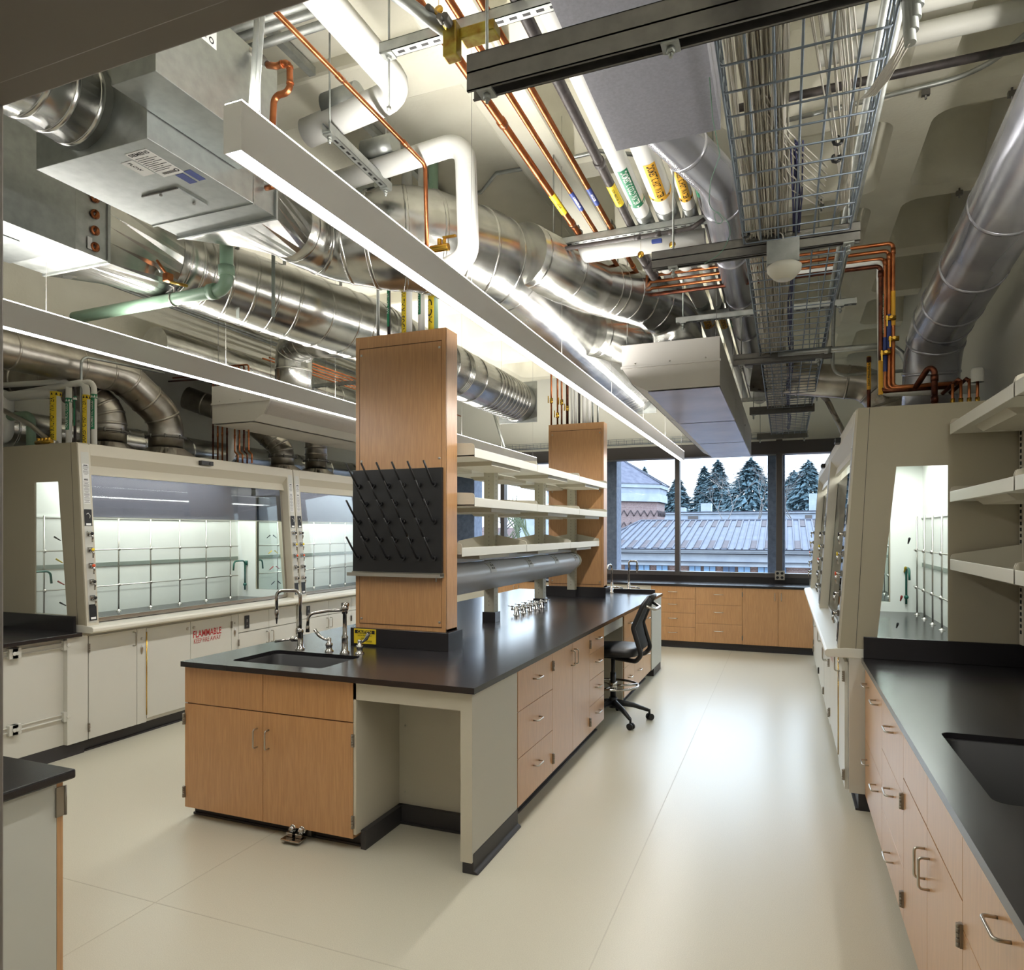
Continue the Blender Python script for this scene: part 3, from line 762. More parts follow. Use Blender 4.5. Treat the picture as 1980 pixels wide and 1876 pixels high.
    b = MB(); b.box(xs(1.77)-e-.004, xs(1.77)-e+.004, P+.02, W-P-.02, 1.764, 1.772); ob('sash_rail', b, 'shelfwhite', t)
    b = MB(); 
    for (y0, y1) in ((P+.012, P+.026), (W-P-.045, W-P-.015)): b.add([(xs(.985)+.004, y0, .985), (xs(2.1)+.004, y0, 2.1), (xs(2.1)+.004, y1, 2.1), (xs(.985)+.004, y1, .985)], [(0,3,2,1)])
    b.box(xs(1.0)-.008, xs(1.0)+.01, P+.02, W-P-.02, .975, 1.0)
    ob('sash_frame', b, 'nickel', t)
    # base cabinet (one steel carcass on a rubber plinth)
    b = MB(); b.box(-.85, -.021, .0, W, .1, .905); ob('base', b, 'cabwhite', t)
    b = MB(); b.box(-.85, -.07, .0, W, 0, .1); b.box(-.07, -.055, 0, W, 0, .012); ob('toe_kick', b, 'rubber', t)
    return t
def hood_front(t, items, flip=False, W=2.42):
    for it in items:
        k, a0, a1, z0, z1 = it[:5]; o = it[5] if len(it) > 5 else {}
        if flip: a0, a1 = W-a1, W-a0
        b = MB(); b.box(-.02, 0, a0+.002, a1-.002, z0+.002, z1-.002)
        d = ob({'d': 'door', 'p': 'front_panel', 'f': 'filler'}[k], b, 'cabwhite', t, .001)
        if k == 'd':
            s = o.get('s', 1)
            if flip: s = 1-s
            ha = a1-.035 if s else a0+.035
            if not o.get('nopull'): ob('handle', pull((0,0,0), (0,1,0), (1,0,0), ha, o.get('hz', .76), True, L=.11), 'nickel', d)
            if o.get('piano'):
                q = MB(); hx = a0 if s else a1; q.cyl((.002, hx, z0+.03), (.002, hx, z1-.03), .0045, 6); ob('piano_hinge', q, 'brass', d)
            else:
                for hz in (z0+.09, z1-.09): ob('hinge', hinge((0,0,0), (0,1,0), (1,0,0), a0 if s else a1, hz), 'hinge_steel', d)
            if o.get('lock'):
                q = MB(); q.lathe((0, ha, z1-.06), [(.014, 0), (.014, .01), (.006, .014), (0, .014)], 10, 'x'); ob('lock', q, 'nickel', d)
        if o.get('oval'):
            q = MB(); ym = (a0+a1)/2; q.ball((0.002, ym, .7), .02, 10, (.3, .7, 2)); q.ball((.002, ym, .79), .012, 8, (.5, 1, 1)); ob('lock_plate', q, 'nickel', d)
        if o.get('outlet'):
            q = MB(); ym = (a0+a1)/2-.1; q.box(0, .006, ym-.03, ym+.03, z0+.03, z1-.03); oo = ob('outlet', q, 'blackplastic', d)
            q = MB(); q.box(.006, .0075, ym-.012, ym+.012, z0+.05, z0+.06); q.box(.006, .0075, ym-.01, ym+.01, z0+.09, z0+.12); ob('socket', q, 'steel_dark', d)
        if o.get('flam'):
            q = MB(); ym = (a0+a1)/2-.05
            M = frame((.0015, ym, .745), (0,1,0), (0,0,1)); q.text('FLAMMABLE', .085, M, sx=.72, thick=.0016)
            M = frame((.0015, ym, .685), (0,1,0), (0,0,1)); q.text('KEEP FIRE AWAY', .058, M, sx=.72)
            ob('lettering', q, 'red', d)
FR = [('d', .045, .46, .1, .875, {'s': 1, 'hz': .8}), ('f', .46, .55, .1, .875, {'oval': 1}),
      ('d', .55, 1.0, .13, .87, {'s': 1, 'nopull': 1, 'piano': 1, 'lock': 1}), ('d', 1.0, 1.48, .13, .87, {'s': 0, 'nopull': 1, 'flam': 1, 'lock': 1}),
      ('f', 1.48, 1.57, .1, .875, {'oval': 1}),
      ('p', 1.57, 1.99, .69, .875, {'outlet': 1}), ('p', 1.99, 2.41, .69, .875, {}),
      ('d', 1.57, 1.99, .1, .686, {'s': 1, 'hz': .6}), ('d', 1.99, 2.41, .1, .686, {'s': 0, 'hz': .6})]
FR2 = [('p', .01, .54, .71, .875, {'outlet': 1}), ('p', .54, .98, .71, .875, {}), ('p', .98, 1.5, .71, .875, {'outlet': 1}), ('p', 1.5, 2.41, .71, .875, {}),
       ('d', .01, .54, .1, .706, {'s': 1, 'hz': .62}), ('d', .54, .98, .1, .706, {'s': 0, 'hz': .62}), ('d', .98, 1.7, .1, .706, {'s': 1, 'hz': .62}), ('d', 1.7, 2.41, .1, .706, {'s': 0, 'hz': .62})]
h1 = hood('large beige fume hood on the left, nearest the camera', (-4.86, 3.6, 0), 0); hood_front(h1, FR)
h2 = hood('second left fume hood, half hidden behind the maple chase', (-4.86, 6.03, 0), 0); hood_front(h2, FR2)
h3 = hood('near right fume hood with tall lit side window', (.335, 4.575+2.42, 0), pi, top=2.395); hood_front(h3, FR, True)
h4 = hood('far right fume hood beside the windows', (.335, 7.0+2.42, 0), pi, top=2.395, oddside=0); hood_front(h4, FR2, True)
# ================================================================ shelving over the island
for i, y in enumerate((5.24, 6.47, 7.69)):
    if i == 2: y = 7.57
    t = thing('shelf_post', 'cream slotted post carrying the island shelves, %s' % ['nearest, standing clear on the countertop', 'middle one behind the gas turrets', 'farthest, against the far maple chase'][i], 'post', (-2.26, y, .914))
    b = MB(); b.box(-2.305, -2.215, y-.045, y+.045, 1.0, 2.25); p = ob('post', b, 'postgrey', t, .002)
    b = MB(); b.box(-2.315, -2.2, y-.056, y+.056, .914, 1.0); ob('base_box', b, 'epoxy', p, .002)
    b = MB()
    for q in range(36): z = 1.05+q*.033; b.box(-2.2152, -2.2147, y-.003, y+.003, z, z+.014); b.box(-2.262, -2.258, y-.0453, y-.045, z, z+.012)
    ob('slots', b, 'steel_dark', p)
YS = [4.04, 5.25, 6.48, 7.6]; wh = ['nearest', 'middle', 'farthest']
for i in range(3):
    for z, lv, xf_, xb_ in ((2.145, 'top', -1.86, -2.25), (1.825, 'second', -1.86, -2.25), (1.5, 'lowest', -1.95, -2.25)):
        t = shelf('cream %s shelf bay on the aisle side of the island, %s of three' % (lv, wh[i]), 'island_shelf', xb_, xf_, YS[i]+.003, YS[i+1]-.003, z, sign=1, backh=.14 if lv == 'lowest' else .1)
        t = shelf('cream %s shelf bay on the hood side of the island, %s of three' % (lv, wh[i]), 'island_shelf', -2.27-(xf_-xb_), -2.27, YS[i]+.003, YS[i+1]-.003, z, sign=-1, backh=.14 if lv == 'lowest' else .1)
# service raceway
t = thing('power_raceway', 'silver curved power raceway under the island shelves', 'raceway', (-2.15, 5.8, 1.35))
pf = []
for k in range(9):
    a = radians(80-k*16); pf.append((-2.19+.1*cos(a)+.0, 1.34+.085*sin(a)))
pf += [(-2.2, 1.2), (-2.212, 1.2), (-2.212, 1.43)]
b = MB(); b.prism(pf, 'y', 4.05, 7.3, True); ob('housing', b, 'raceway', t)
b = MB(); b.prism([(p[0]+.004, p[1]+.001) for p in pf], 'y', 7.3, 7.36); ob('end_cap', b, 'postgrey', t, .002)
b = MB(); b.box(-2.21, -2.19, 4.05, 7.3, 1.435, 1.49); ob('back_strip', b, 'raceway', t)
for i, y in enumerate((4.9, 5.75, 6.5, 7.18)):
    b = MB(); m2 = [(-2.19+.104*cos(radians(a)), 1.34+.089*sin(radians(a))) for a in (66, 50, 34, 18, 4)] + [(-2.12, 1.345), (-2.14, 1.41)]
    b.prism(m2, 'y', y-.055, y+.055); o = ob('outlet_plate', b, 'sticker', t)
    b = MB(); c = radians(34); M = frame((-2.19+.107*cos(c), y, 1.34+.091*sin(c)), (0,1,0), (-sin(c), 0, cos(c)))
    for (dx, dy, r) in ((-.016, .012, .009), (.016, .012, .009), (-.016, -.014, .009), (.016, -.014, .009), (0, .036, .006)):
        vs = [M @ V((dx+r*cos(2*pi*k/10), dy+r*sin(2*pi*k/10), 0)) for k in range(10)]; b.add(vs, [tuple(range(10))])
    ob('socket', b, 'ink', t)
# gas turrets
xs = -2.25; k = 0
for i in range(5):
    y = 5.75+i*.17
    t = thing('gas_turret', 'chrome twin gas turret, %s in the row on the island' % ['first', 'second', 'third', 'fourth', 'fifth'][i], 'gas tap', (xs+.02, y, .914))
    b = MB(); b.lathe((xs+.02, y, .914), [(.033, 0), (.033, .006), (.025, .008), (.024, .07), (.02, .078), (0, .08)], 16); ob('body', b, 'chrome', t)
    for s in (-1, 1):
        b = MB(); x = xs+.02; b.cyl((x, y, 1.0-.04), (x+s*.05, y, .965), .008, 8); b.cyl((x+s*.045, y, .955), (x+s*.045, y, .985), .009, 8)
        b.tube([(x+s*.045, y, .985), (x+s*.05, y, .99), (x+s*.085, y, .992)], [.006, .006, .003], 6); b.box(x+s*.03, x+s*.06, y-.004, y+.004, .985, .995)
        ob('valve', b, 'chrome', t)
# faucets at the near sink
def prof(b, c, pr): b.lathe(c, pr, 16)
t = thing('gooseneck_faucet', 'chrome gooseneck faucet with serrated nozzle behind the near sink', 'faucet', (-2.86, 3.575, .914))
x, y = -2.86, 3.575
b = MB(); prof(b, (x, y, .914), [(.03, 0), (.03, .008), (.02, .014), (.019, .1), (.022, .105), (.022, .12), (.016, .13), (.012, .135)])
b.tube(arc([(x, y, 1.04), (x, y, 1.285), (x-.07, y-.03, 1.285), (x-.135, y-.06, 1.285), (x-.135, y-.06, 1.16)], .06, 8), .0105, 12)
b.lathe((x-.135, y-.06, 1.075), [(.0, 0), (.004, 0), (.007, .03), (.01, .034), (.008, .045), (.013, .06), (.013, .085), (.0105, .09)], 12)
ob('spout', b, 'chrome', t)
b = MB(); b.cyl((x, y, .975), (x-.035, y-.02, .978), .014, 10); b.ball((x-.04, y-.022, .98), .018); b.tube([(x-.05, y-.025, .98), (x-.09, y-.045, .972), (x-.14, y-.07, .965)], [.008, .007, .009], 8); ob('lever', b, 'chrome', t)
t = thing('mixing_faucet', 'chrome mixing faucet with swing spout beside the near chase', 'faucet', (-2.51, 3.555, .914)); x, y = -2.51, 3.555
b = MB(); prof(b, (x, y, .914), [(.03, 0), (.03, .008), (.02, .016), (.018, .09), (.022, .1), (.014, .11), (.012, .24), (.018, .245), (.018, .285), (.01, .29)])
b.ball((x, y, 1.19), .024); b.cyl((x-.02, y, 1.212), (x+.025, y, 1.212), .012, 10)
b.tube(arc([(x, y, 1.18), (x-.09, y-.04, 1.175), (x-.2, y-.09, 1.155), (x-.205, y-.092, 1.08)], .04, 6), .0095, 10); b.lathe((x-.205, y-.092, 1.045), [(0, 0), (.012, 0), (.012, .03), (.0095, .04)], 12)
ob('spout', b, 'chrome', t)
for hx, lab in ((-2.64, 'left'), (-2.415, 'right')):
    y2 = 3.575; b = MB(); prof(b, (hx, y2, .914), [(.028, 0), (.028, .006), (.018, .012), (.018, .03), (.022, .035), (.022, .05), (.013, .055), (.013, .08), (.01, .085), (0, .086)])
    s = -1 if lab == 'left' else 1
    b.tube([(hx, y2, .985), (hx+s*.03, y2-.01, .99), (hx+s*.06, y2-.02, 1.01), (hx+s*.085, y2-.03, 1.05)], [.008, .007, .01, .012], 8)
    ob('wrist_handle', b, 'chrome', t)
t = thing('caution_sign', 'yellow CAUTION non potable water sign on the near black curb', 'sign', (-2.54, 3.8, .96))
b = MB(); b.box(-2.625, -2.46, 3.82, 3.826, .93, 1.025); ob('plate', b, 'yellow', t)
b = MB(); b.box(-2.618, -2.467, 3.8185, 3.82, .996, 1.018); ob('banner', b, 'ink', t)
b = MB(); b.text('CAUTION', .024, frame((-2.5425, 3.818, 1.006), (1,0,0), (0,0,1)), thick=.0006); ob('lettering', b, 'yellow', t)
b = MB()
for q, s in enumerate(('NON POTABLE', 'WATER', 'DO NOT DRINK')): b.text(s, .0155, frame((-2.5425, 3.8185, .982-q*.018), (1,0,0), (0,0,1)))
ob('small_print', b, 'ink', t)
# far faucets
for i, (px, py) in enumerate(((1183, 1146), (1216, 1146))):
    p = at(px, py, z=.914); x, y = p.x, p.y
    t = thing('gooseneck_faucet', ['chrome lab faucet at the far island end, closest to the far chase', 'chrome gooseneck faucet at the far island end, right of its twin'][i], 'faucet', (x, y, .914))
    b = MB(); prof(b, (x, y, .914), [(.03, 0), (.03, .01), (.02, .014), (.02, .1), (.014, .12), (.012, .13)]); b.tube(arc([(x, y, 1.0), (x, y, 1.3), (x+.05, y, 1.3), (x+.1, y, 1.3), (x+.1, y, 1.16)] if i else [(x, y, 1.0), (x, y, 1.26), (x-.02, y-.1, 1.25), (x-.02, y-.16, 1.2)], .05, 6), .011, 10); ob('spout', b, 'chrome', t)
    b = MB(); b.tube([(x, y, .98), (x+.06, y-.02, .985), (x+.14, y-.03, .975)], .009, 8); ob('lever', b, 'chrome', t)
basin('black sink at the far end of the island', -2.05, -1.6, 8.0, 8.35, zt=.918, depth=.004) if False else None
b = MB(); b.box(-2.3, -1.45, 8.32, 8.35, .9141, .96); tag(ob('curb', b, 'epoxy'), 'low black curb behind the far island faucets', 'curb')
# drafting chair
t = thing('drafting_chair', 'black mesh-back drafting chair with chrome foot ring at the island', 'chair', (-1.41, 5.985, 0)); cx, cy = -1.41, 5.985
a0 = math.atan2(5.735-cy, -1.201-cx)
b = MB()
for k in range(5):
    a = a0+k*2*pi/5; dx, dy = cos(a), sin(a)
    b.tube([(cx+dx*.03, cy+dy*.03, .155), (cx+dx*.18, cy+dy*.18, .13), (cx+dx*.31, cy+dy*.31, .085)], [.03, .022, .015], 8)
    b.cyl((cx+dx*.32, cy+dy*.32, .095), (cx+dx*.32, cy+dy*.32, .05), .01, 8)
b.cyl((cx, cy, .11), (cx, cy, .2), .035, 14); ob('star_base', b, 'blackplastic', t)
for k in range(5):
    a = a0+k*2*pi/5; x, y = cx+cos(a)*.325, cy+sin(a)*.325; w = (-sin(a+.5), cos(a+.5))
    b = MB()
    for s in (-1, 1): b.cyl((x+w[0]*s*.008, y+w[1]*s*.008, .028), (x+w[0]*s*.025, y+w[1]*s*.025, .028), .028, 14)
    b.cyl((x-w[0]*.01, y-w[1]*.01, .03), (x+w[0]*.01, y+w[1]*.01, .03), .015, 8); ob('caster', b, 'blackplastic', t)
b = MB(); b.cyl((cx, cy, .18), (cx, cy, .58), .018, 12); b.cyl((cx, cy, .18), (cx, cy, .42), .025, 12); ob('gas_lift', b, 'blackplastic', t)
b = MB(); b.tube([(cx+.22*cos(q*2*pi/32), cy+.22*sin(q*2*pi/32), .31) for q in range(32)], .011, 8, closed=True)
for k in range(3): a = k*2*pi/3+.4; b.tube([(cx, cy, .30), (cx+.22*cos(a), cy+.22*sin(a), .31)], .009, 8)
b.cyl((cx, cy, .27), (cx, cy, .34), .035, 12); ob('foot_ring', b, 'chrome', t)
b = MB()   # cushioned seat, rounded
n = 24
for (s, z) in ((.8, .585), (.98, .6), (1., .63), (.97, .655), (.8, .668), (.3, .672)):
    for q in range(n):
        a = 2*pi*q/n; e = .35; px_ = (abs(cos(a))**e)*(1 if cos(a) > 0 else -1); py_ = (abs(sin(a))**e)*(1 if sin(a) > 0 else -1)
        r_ = .5*(1/max(abs(cos(a)), abs(sin(a)))*.3+.7)
        X = px_*.235*s*(.75+.25*abs(px_)); Y = py_*.235*s
        b.v.append((cx+X+.01, cy+Y*(1-.06*(X < 0)), z-.025*max(0, -X/.235)**2))
for i in range(5):
    for q in range(n): k = (q+1) % n; b.f.append([i*n+q, i*n+k, (i+1)*n+k, (i+1)*n+q]); b.m.append(0); b.sm.append(True)
b.f.append([5*n+q for q in range(n)]); b.m.append(0); b.sm.append(True); b.f.append([q for q in range(n)][::-1]); b.m.append(0); b.sm.append(False)
ob('seat', b, 'blackplastic', t)
b = MB(); b.box(cx-.12, cx+.15, cy-.07, cy+.07, .55, .59); ob('seat_mechanism', b, 'blackplastic', t, .01)
b = MB(); bx = cx+.27
for s in (-1, 1):
    b.tube(arc([(cx+.05, cy+s*.1, .565), (bx-.03, cy+s*.2, .565), (bx+.02, cy+s*.215, .62), (bx-.05, cy+s*.215, .85), (bx+.03, cy+s*.19, 1.04), (bx+.07, cy+s*.13, 1.10)], .05, 5), [.02]*1+[.022]*60 if False else .02, 10)
b.tube([(bx+.07, cy-.135, 1.1), (bx+.085, cy, 1.105), (bx+.07, cy+.135, 1.1)], .018, 8); ob('back_frame', b, 'blackplastic', t)
b = MB()
rows = [(.66, .0, .2), (.75, -.03, .205), (.85, -.05, .205), (.95, -.01, .195), (1.04, .03, .17), (1.09, .06, .13)]
for (z, dx, w) in rows:
    for q in range(7): yy = -w+2*w*q/6; b.v.append((bx+dx+.02*(1-(yy/w)**2), cy+yy, z))
for i in range(5):
    for q in range(6): b.f.append([i*7+q, i*7+q+1, (i+1)*7+q+1, (i+1)*7+q]); b.m.append(0); b.sm.append(True)
o = ob('mesh_back', b, 'mesh_black', t); md = o.modifiers.new('s', 'SOLIDIFY'); md.thickness = .006
b = MB(); b.tube(arc([(bx+.05, cy-.17, 1.03), (bx+.12, cy-.12, 1.0), (bx+.12, cy+.12, 1.0), (bx+.05, cy+.17, 1.03)], .05), .014, 8); ob('carry_bar', b, 'nickel', t)
# ================================================================ pendant light fixtures
def pendant(label, x, y0, y1, z):
    t = thing('linear_pendant_light', label, 'light fixture', (x, (y0+y1)/2, z))
    w = .03
    b = MB()
    b.box(x-w, x-w+.004, y0, y1, z, z+.128); b.box(x+w-.004, x+w, y0, y1, z, z+.128); b.box(x-w, x+w, y0-.003, y0, z, z+.128); b.box(x-w, x+w, y1, y1+.003, z, z+.128); b.box(x-w+.004, x+w-.004, y0, y1, z+.06, z+.075)
    ob('housing', b, 'fixture', t)
    b = MB(); b.box(x-w+.004, x+w-.004, y0, y1, z+.002, z+.008); ob('lens', b, 'lampfit', t)
    b = MB(); b.box(x-w+.001, x+w-.001, y0, y1, z+.1285, z+.133); ob('uplight_lens', b, 'lamptop', t)
    n = int((y1-y0)/1.22)
    for i in range(n+1):
        y = y0+.1+i*(y1-y0-.2)/n
        b = MB(); b.cyl((x, y, z+.075), (x, y, ZC+.3), .001, 5); ob('hanging_cable', b, 'steel_dark', t)
    b = MB(); b.tube([(x-.005, y0+.07, z+.13), (x-.012, y0+.1, z+.4), (x-.008, y0+.12, ZC)], .008, 8); b.tube([(x+.012, y0+.07, z+.13), (x+.015, y0+.1, z+.5), (x+.01, y0+.1, ZC)], .0065, 8); ob('feed_conduit', b, 'galv_dull', t)
    return t
pendant('long linear pendant light over the island, crossing the photo centre', -1.352, 1.42, 9.95, 2.66)
pendant('linear pendant light in front of the left fume hoods', -3.56, 1.1, 9.95, 2.66)
pendant('short added pendant light, out of view, brightening the right bench side', .84, .9, 2.85, 2.66)  # unseen extra fixture, added to lift the light on the right side
def area(name, loc, rot, sx, sy, e, col=(1,1,1)):
    l = bpy.data.lights.new(name, 'AREA'); l.shape = 'RECTANGLE'; l.size = sx; l.size_y = sy; l.energy = e; l.color = col
    o = bpy.data.objects.new(name, l); COL.objects.link(o); o.location = loc; o.rotation_euler = rot; o['kind'] = 'helper'; return o
WARM = (1, .965, .9)
# the pendants' output, down and up (lamps inside the fixtures)
for x in (-1.352, -3.56):
    area('pendant_down', (x, 5.6, 2.655), (0, 0, 0), .05, 8.4, 66, (1, .97, .91))
    area('pendant_up', (x, 5.6, 2.80), (pi, 0, 0), .05, 8.4, 135 if x > -2 else 105, WARM)
area('pendant_down', (.84, 1.87, 2.655), (0, 0, 0), .05, 1.9, 12, (1, .97, .91))  # downward output of the added right-hand fixture
area('pendant_up', (.84, 1.87, 2.80), (pi, 0, 0), .05, 1.9, 60, WARM)  # upward fill from the added right-hand fixture
# fume hood lamps
for (x, y) in ((-5.36, 4.81), (-5.36, 7.24), (.84, 5.785), (.84, 8.21)):
    area('hood_lamp', (x, y, 2.25), (0, 0, 0), .4, 1.9, 24, (.97, 1, .98))
# further ceiling lights of the lab, behind the door wall side
# ================================================================ sky
w = bpy.data.worlds.new('sky'); SC.world = w; w.use_nodes = True
nt = w.node_tree; N = nt.nodes; L = nt.links; bg = N['Background']
tc = N.new('ShaderNodeTexCoord'); sp = N.new('ShaderNodeSeparateXYZ'); rp = N.new('ShaderNodeValToRGB')
L.new(tc.outputs['Generated'], sp.inputs[0]); L.new(sp.outputs[2], rp.inputs[0])
E_ = rp.color_ramp.elements
E_[0].position = .0; E_[0].color = (.27, .29, .31, 1)
E_[1].position = .09; E_[1].color = (.3, .33, .36, 1)
e = E_.new(.22); e.color = (.74, .88, 1., 1)
e = E_.new(1.); e.color = (.6, .74, .96, 1)
L.new(rp.outputs[0], bg.inputs[0]); bg.inputs[1].default_value = 8.
SC.view_settings.view_transform = 'Standard'; SC.view_settings.look = 'None'; SC.view_settings.gamma = 1; SC.view_settings.exposure = 0
SC.cycles.max_bounces = 8; SC.cycles.diffuse_bounces = 4; SC.cycles.glossy_bounces = 4; SC.cycles.transparent_max_bounces = 16; SC.cycles.transmission_bounces = 4
SC.cycles.caustics_reflective = False; SC.cycles.caustics_refractive = False; SC.cycles.sample_clamp_indirect = 6
SC.cycles.use_denoising = True
# ================================================================ outside the windows
m = MB(); m.box(-80, 60, 11.5, 140, -9, -8.8); o = struct('ground_outside', m, 'extground')
# exposed concrete columns just outside the glass
for i, (x0, x1, lab) in enumerate(((-2.72, -2.5, 'pale concrete column outside the window, right of the far chase'), (-.24, .0, 'speckled concrete column outside the window right of centre'), (-5.5, -5.0, 'concrete column outside the window behind the island shelves'))):
    m = MB(); m.box(x0, x1, 10.86, 11.2, -1, 4.6); o = struct('column_%d' % (i+1), m, 'concrete_ext', .01)
# long neighbouring building with standing-seam roof
t = thing('neighbour_building', 'long building opposite with grey standing-seam roof and stone cornice', 'building', (0, 22, -8))
D0 = 19.8; zE = 1.18; zR = 2.02; D1 = 23.6; X0, X1 = -5.03, 30
m = MB(); m.box(X0-.3, X1, D0+.3, 30, -8.9, zE-.4); ob('wall', m, 'brick', t)
m = MB(); m.box(X0-.35, X1, D0+.05, 30, zE-.48, zE-.36); m.box(X0-.35, X1, D0-.02, 30, zE-.36, zE-.12); m.box(X0-.35, X1, D0-.2, 30, zE-.12, zE-.06); m.box(X0-.35, X1, D0-.3, 30, zE-.06, zE-.01); ob('cornice', m, 'limestone', t)
m = MB(); m.box(X0-.35, X1, D0-.03, D0+.4, zE-.375, zE-.35); m.box(X0-.35, X1, D0-.33, D0, zE-.03, zE+.0); m.box(X0-.35, X1, D0-.1, D0, zE-.15, zE-.12); ob('gutter', m, 'roofseam', t)
m = MB(); m.add([(X0-.42, D0-.35, zE), (X1, D0-.35, zE), (X1, D1, zR), (X0+.42, D1, zR), (X0-.42, 30, zE)], [(0,1,2,3), (0,3,4)])
m.add([(X1, D1, zR), (X0+.42, D1, zR), (X0-.42, 30, zE), (X1, 30, zE)], [(0,1,2,3)]); ob('roof', m, 'roofmetal', t)
m = MB(); nx = 0
x = X0-.3
dy, dz = D1-(D0-.35), zR-zE
while x < X1:
    f0 = 0; f1 = 1 if x > X0+.42 else max(.05, (x-(X0-.42))/.84)
    m.box(x-.02, x+.02, 0, 0, 0, 0) if False else m.add([(x-.01, D0-.35, zE+.035), (x+.01, D0-.35, zE+.035), (x+.02, D0-.35+dy*f1, zE+dz*f1+.035), (x-.02, D0-.35+dy*f1, zE+dz*f1+.035), (x-.02, D0-.35, zE), (x+.02, D0-.35, zE), (x+.02, D0-.35+dy*f1, zE+dz*f1), (x-.02, D0-.35+dy*f1, zE+dz*f1)], [(0,1,2,3), (0,4,5,1), (0,3,7,4), (1,5,6,2)])
    x += .185
m.tube([(X0-.42, D0-.35, zE), (X0+.42, D1, zR), (X1, D1, zR)], .05, 6); ob('roof_seams', m, 'roofseam', t)
m = MB(); x = X0+.14
for k in range(94):
    xa = X0-.3+.37*k+.02; xb = xa+.15
    for f0, f1 in ((.02, .26), (.74, .98)):
        if f1 > .5 and xa < X0+.5: continue
        if (k*7) % 11 == 0: continue
        sh = 0 if f1 < .5 else .185
        m.add([(xa+sh, D0-.35+dy*f0, zE+dz*f0+.012), (xb+sh, D0-.35+dy*f0, zE+dz*f0+.012), (xb+sh, D0-.35+dy*f1, zE+dz*f1+.012), (xa+sh, D0-.35+dy*f1, zE+dz*f1+.012)], [(0,1,2,3)])
ob('snow_guards', m, 'rust', t)
for k in range(26):
    if k % 7 == 4: continue
    x = X0+.3+k*.46+(k % 2)*.06
    m = MB(); m.box(x-.17, x+.17, D0+.25, D0+.35, zE-1.15, zE-.47); w_ = ob('window', m, 'mullion', t)
    m = MB(); m.box(x-.155, x-.01, D0+.23, D0+.25, zE-1.1, zE-.5); m.box(x+.01, x+.155, D0+.23, D0+.25, zE-1.1, zE-.5); ob('pane', m, 'blind' if k % 3 != 1 else 'extglass', w_)
# flat white-edged roof behind
t = thing('flat_roof_building', 'white parapet of a flat-roofed building beyond the seamed roof', 'building', (0, 40, -8))
m = MB(); m.box(-14, 30, 36, 44, -8.9, 2.55); m.box(-14, 30, 35.9, 36.1, 2.55, 2.62); ob('parapet', m, 'limestone', t)
m = MB(); m.box(-14, 30, 35.88, 36.2, 2.62, 2.67); ob('coping', m, 'roofseam', t)
for k, (x, w_, h) in enumerate(((-8, .8, .25), (-5.2, .4, .3), (-4, .5, .5), (1.1, .7, .9), (2.0, .35, 1.2))):
    m = MB(); m.box(x, x+w_, 36.3, 37, 2.55, 2.6+h); ob('roof_vent', m, 'limestone', t)
for k, (x, w_) in enumerate(((-10.3, .3), (-7.3, .7), (-4.6, .5), (-.6, .6), (.9, .3))):
    m = MB(); m.box(x, x+w_, 35.95, 36.0, 2.15, 2.45); ob('parapet_opening', m, 'mullion', t)
# octagonal brick tower
t = thing('brick_tower', 'octagonal brick tower with pyramid roof at the left of the view', 'tower', (-6.73, 27.5, -8))
cx, cy, R = -6.73, 27.5, 2.35
def octo(R, z, ph=22.5): return [(cx+R*cos(radians(ph+45*k)), cy+R*sin(radians(ph+45*k)), z) for k in range(8)]
def oct_ring(m, R0, z0, R1, z1):
    o = len(m.v); m.v += octo(R0, z0)+octo(R1, z1)
    for k in range(8): j = (k+1) % 8; m.f.append([o+k, o+j, o+8+j, o+8+k]); m.m.append(0); m.sm.append(False)
    m.f.append([o+8+k for k in range(8)]); m.m.append(0); m.sm.append(False)
zb = at(1270, 966, y=25).z; zt = at(1270, 931, y=25).z
m = MB(); oct_ring(m, R, -8.9, R, zb); ob('wall', m, 'brick', t)
m = MB(); oct_ring(m, R+.12, zb-.02, R+.12, zb+.28); oct_ring(m, R+.06, zb+.28, R+.1, zb+.5); oct_ring(m, R+.16, zb+.5, R+.16, zt); ob('cornice', m, 'limestone', t)
m = MB(); oct_ring(m, R+.2, zt, .3, zt+1.3); ob('roof', m, 'roofshingle', t)
m = MB()
for p, q in zip(octo(R+.2, zt), octo(.3, zt+1.3)): m.tube([p, q], .04, 5)
ob('roof_hips', m, 'roofseam', t)
m = MB()
for k in range(8):
    a, c = V(octo(R, 0)[k]), V(octo(R, 0)[(k+1) % 8]); nrm = ((a+c)/2-V((cx, cy, 0))).normalized()
    for q in range(12):
        f = q/12; p = a.lerp(c, f)+nrm*.03; p2 = a.lerp(c, f+1/12)+nrm*.03
        z0 = zb-.35-(.22 if q % 2 else 0); z1 = zb-.35-(0 if q % 2 else .22)
        for dz in (0, -.45): m.tube([(p.x, p.y, z0+dz), (p2.x, p2.y, z1+dz)], .016, 4)
ob('diaper_pattern', m, 'rust', t)
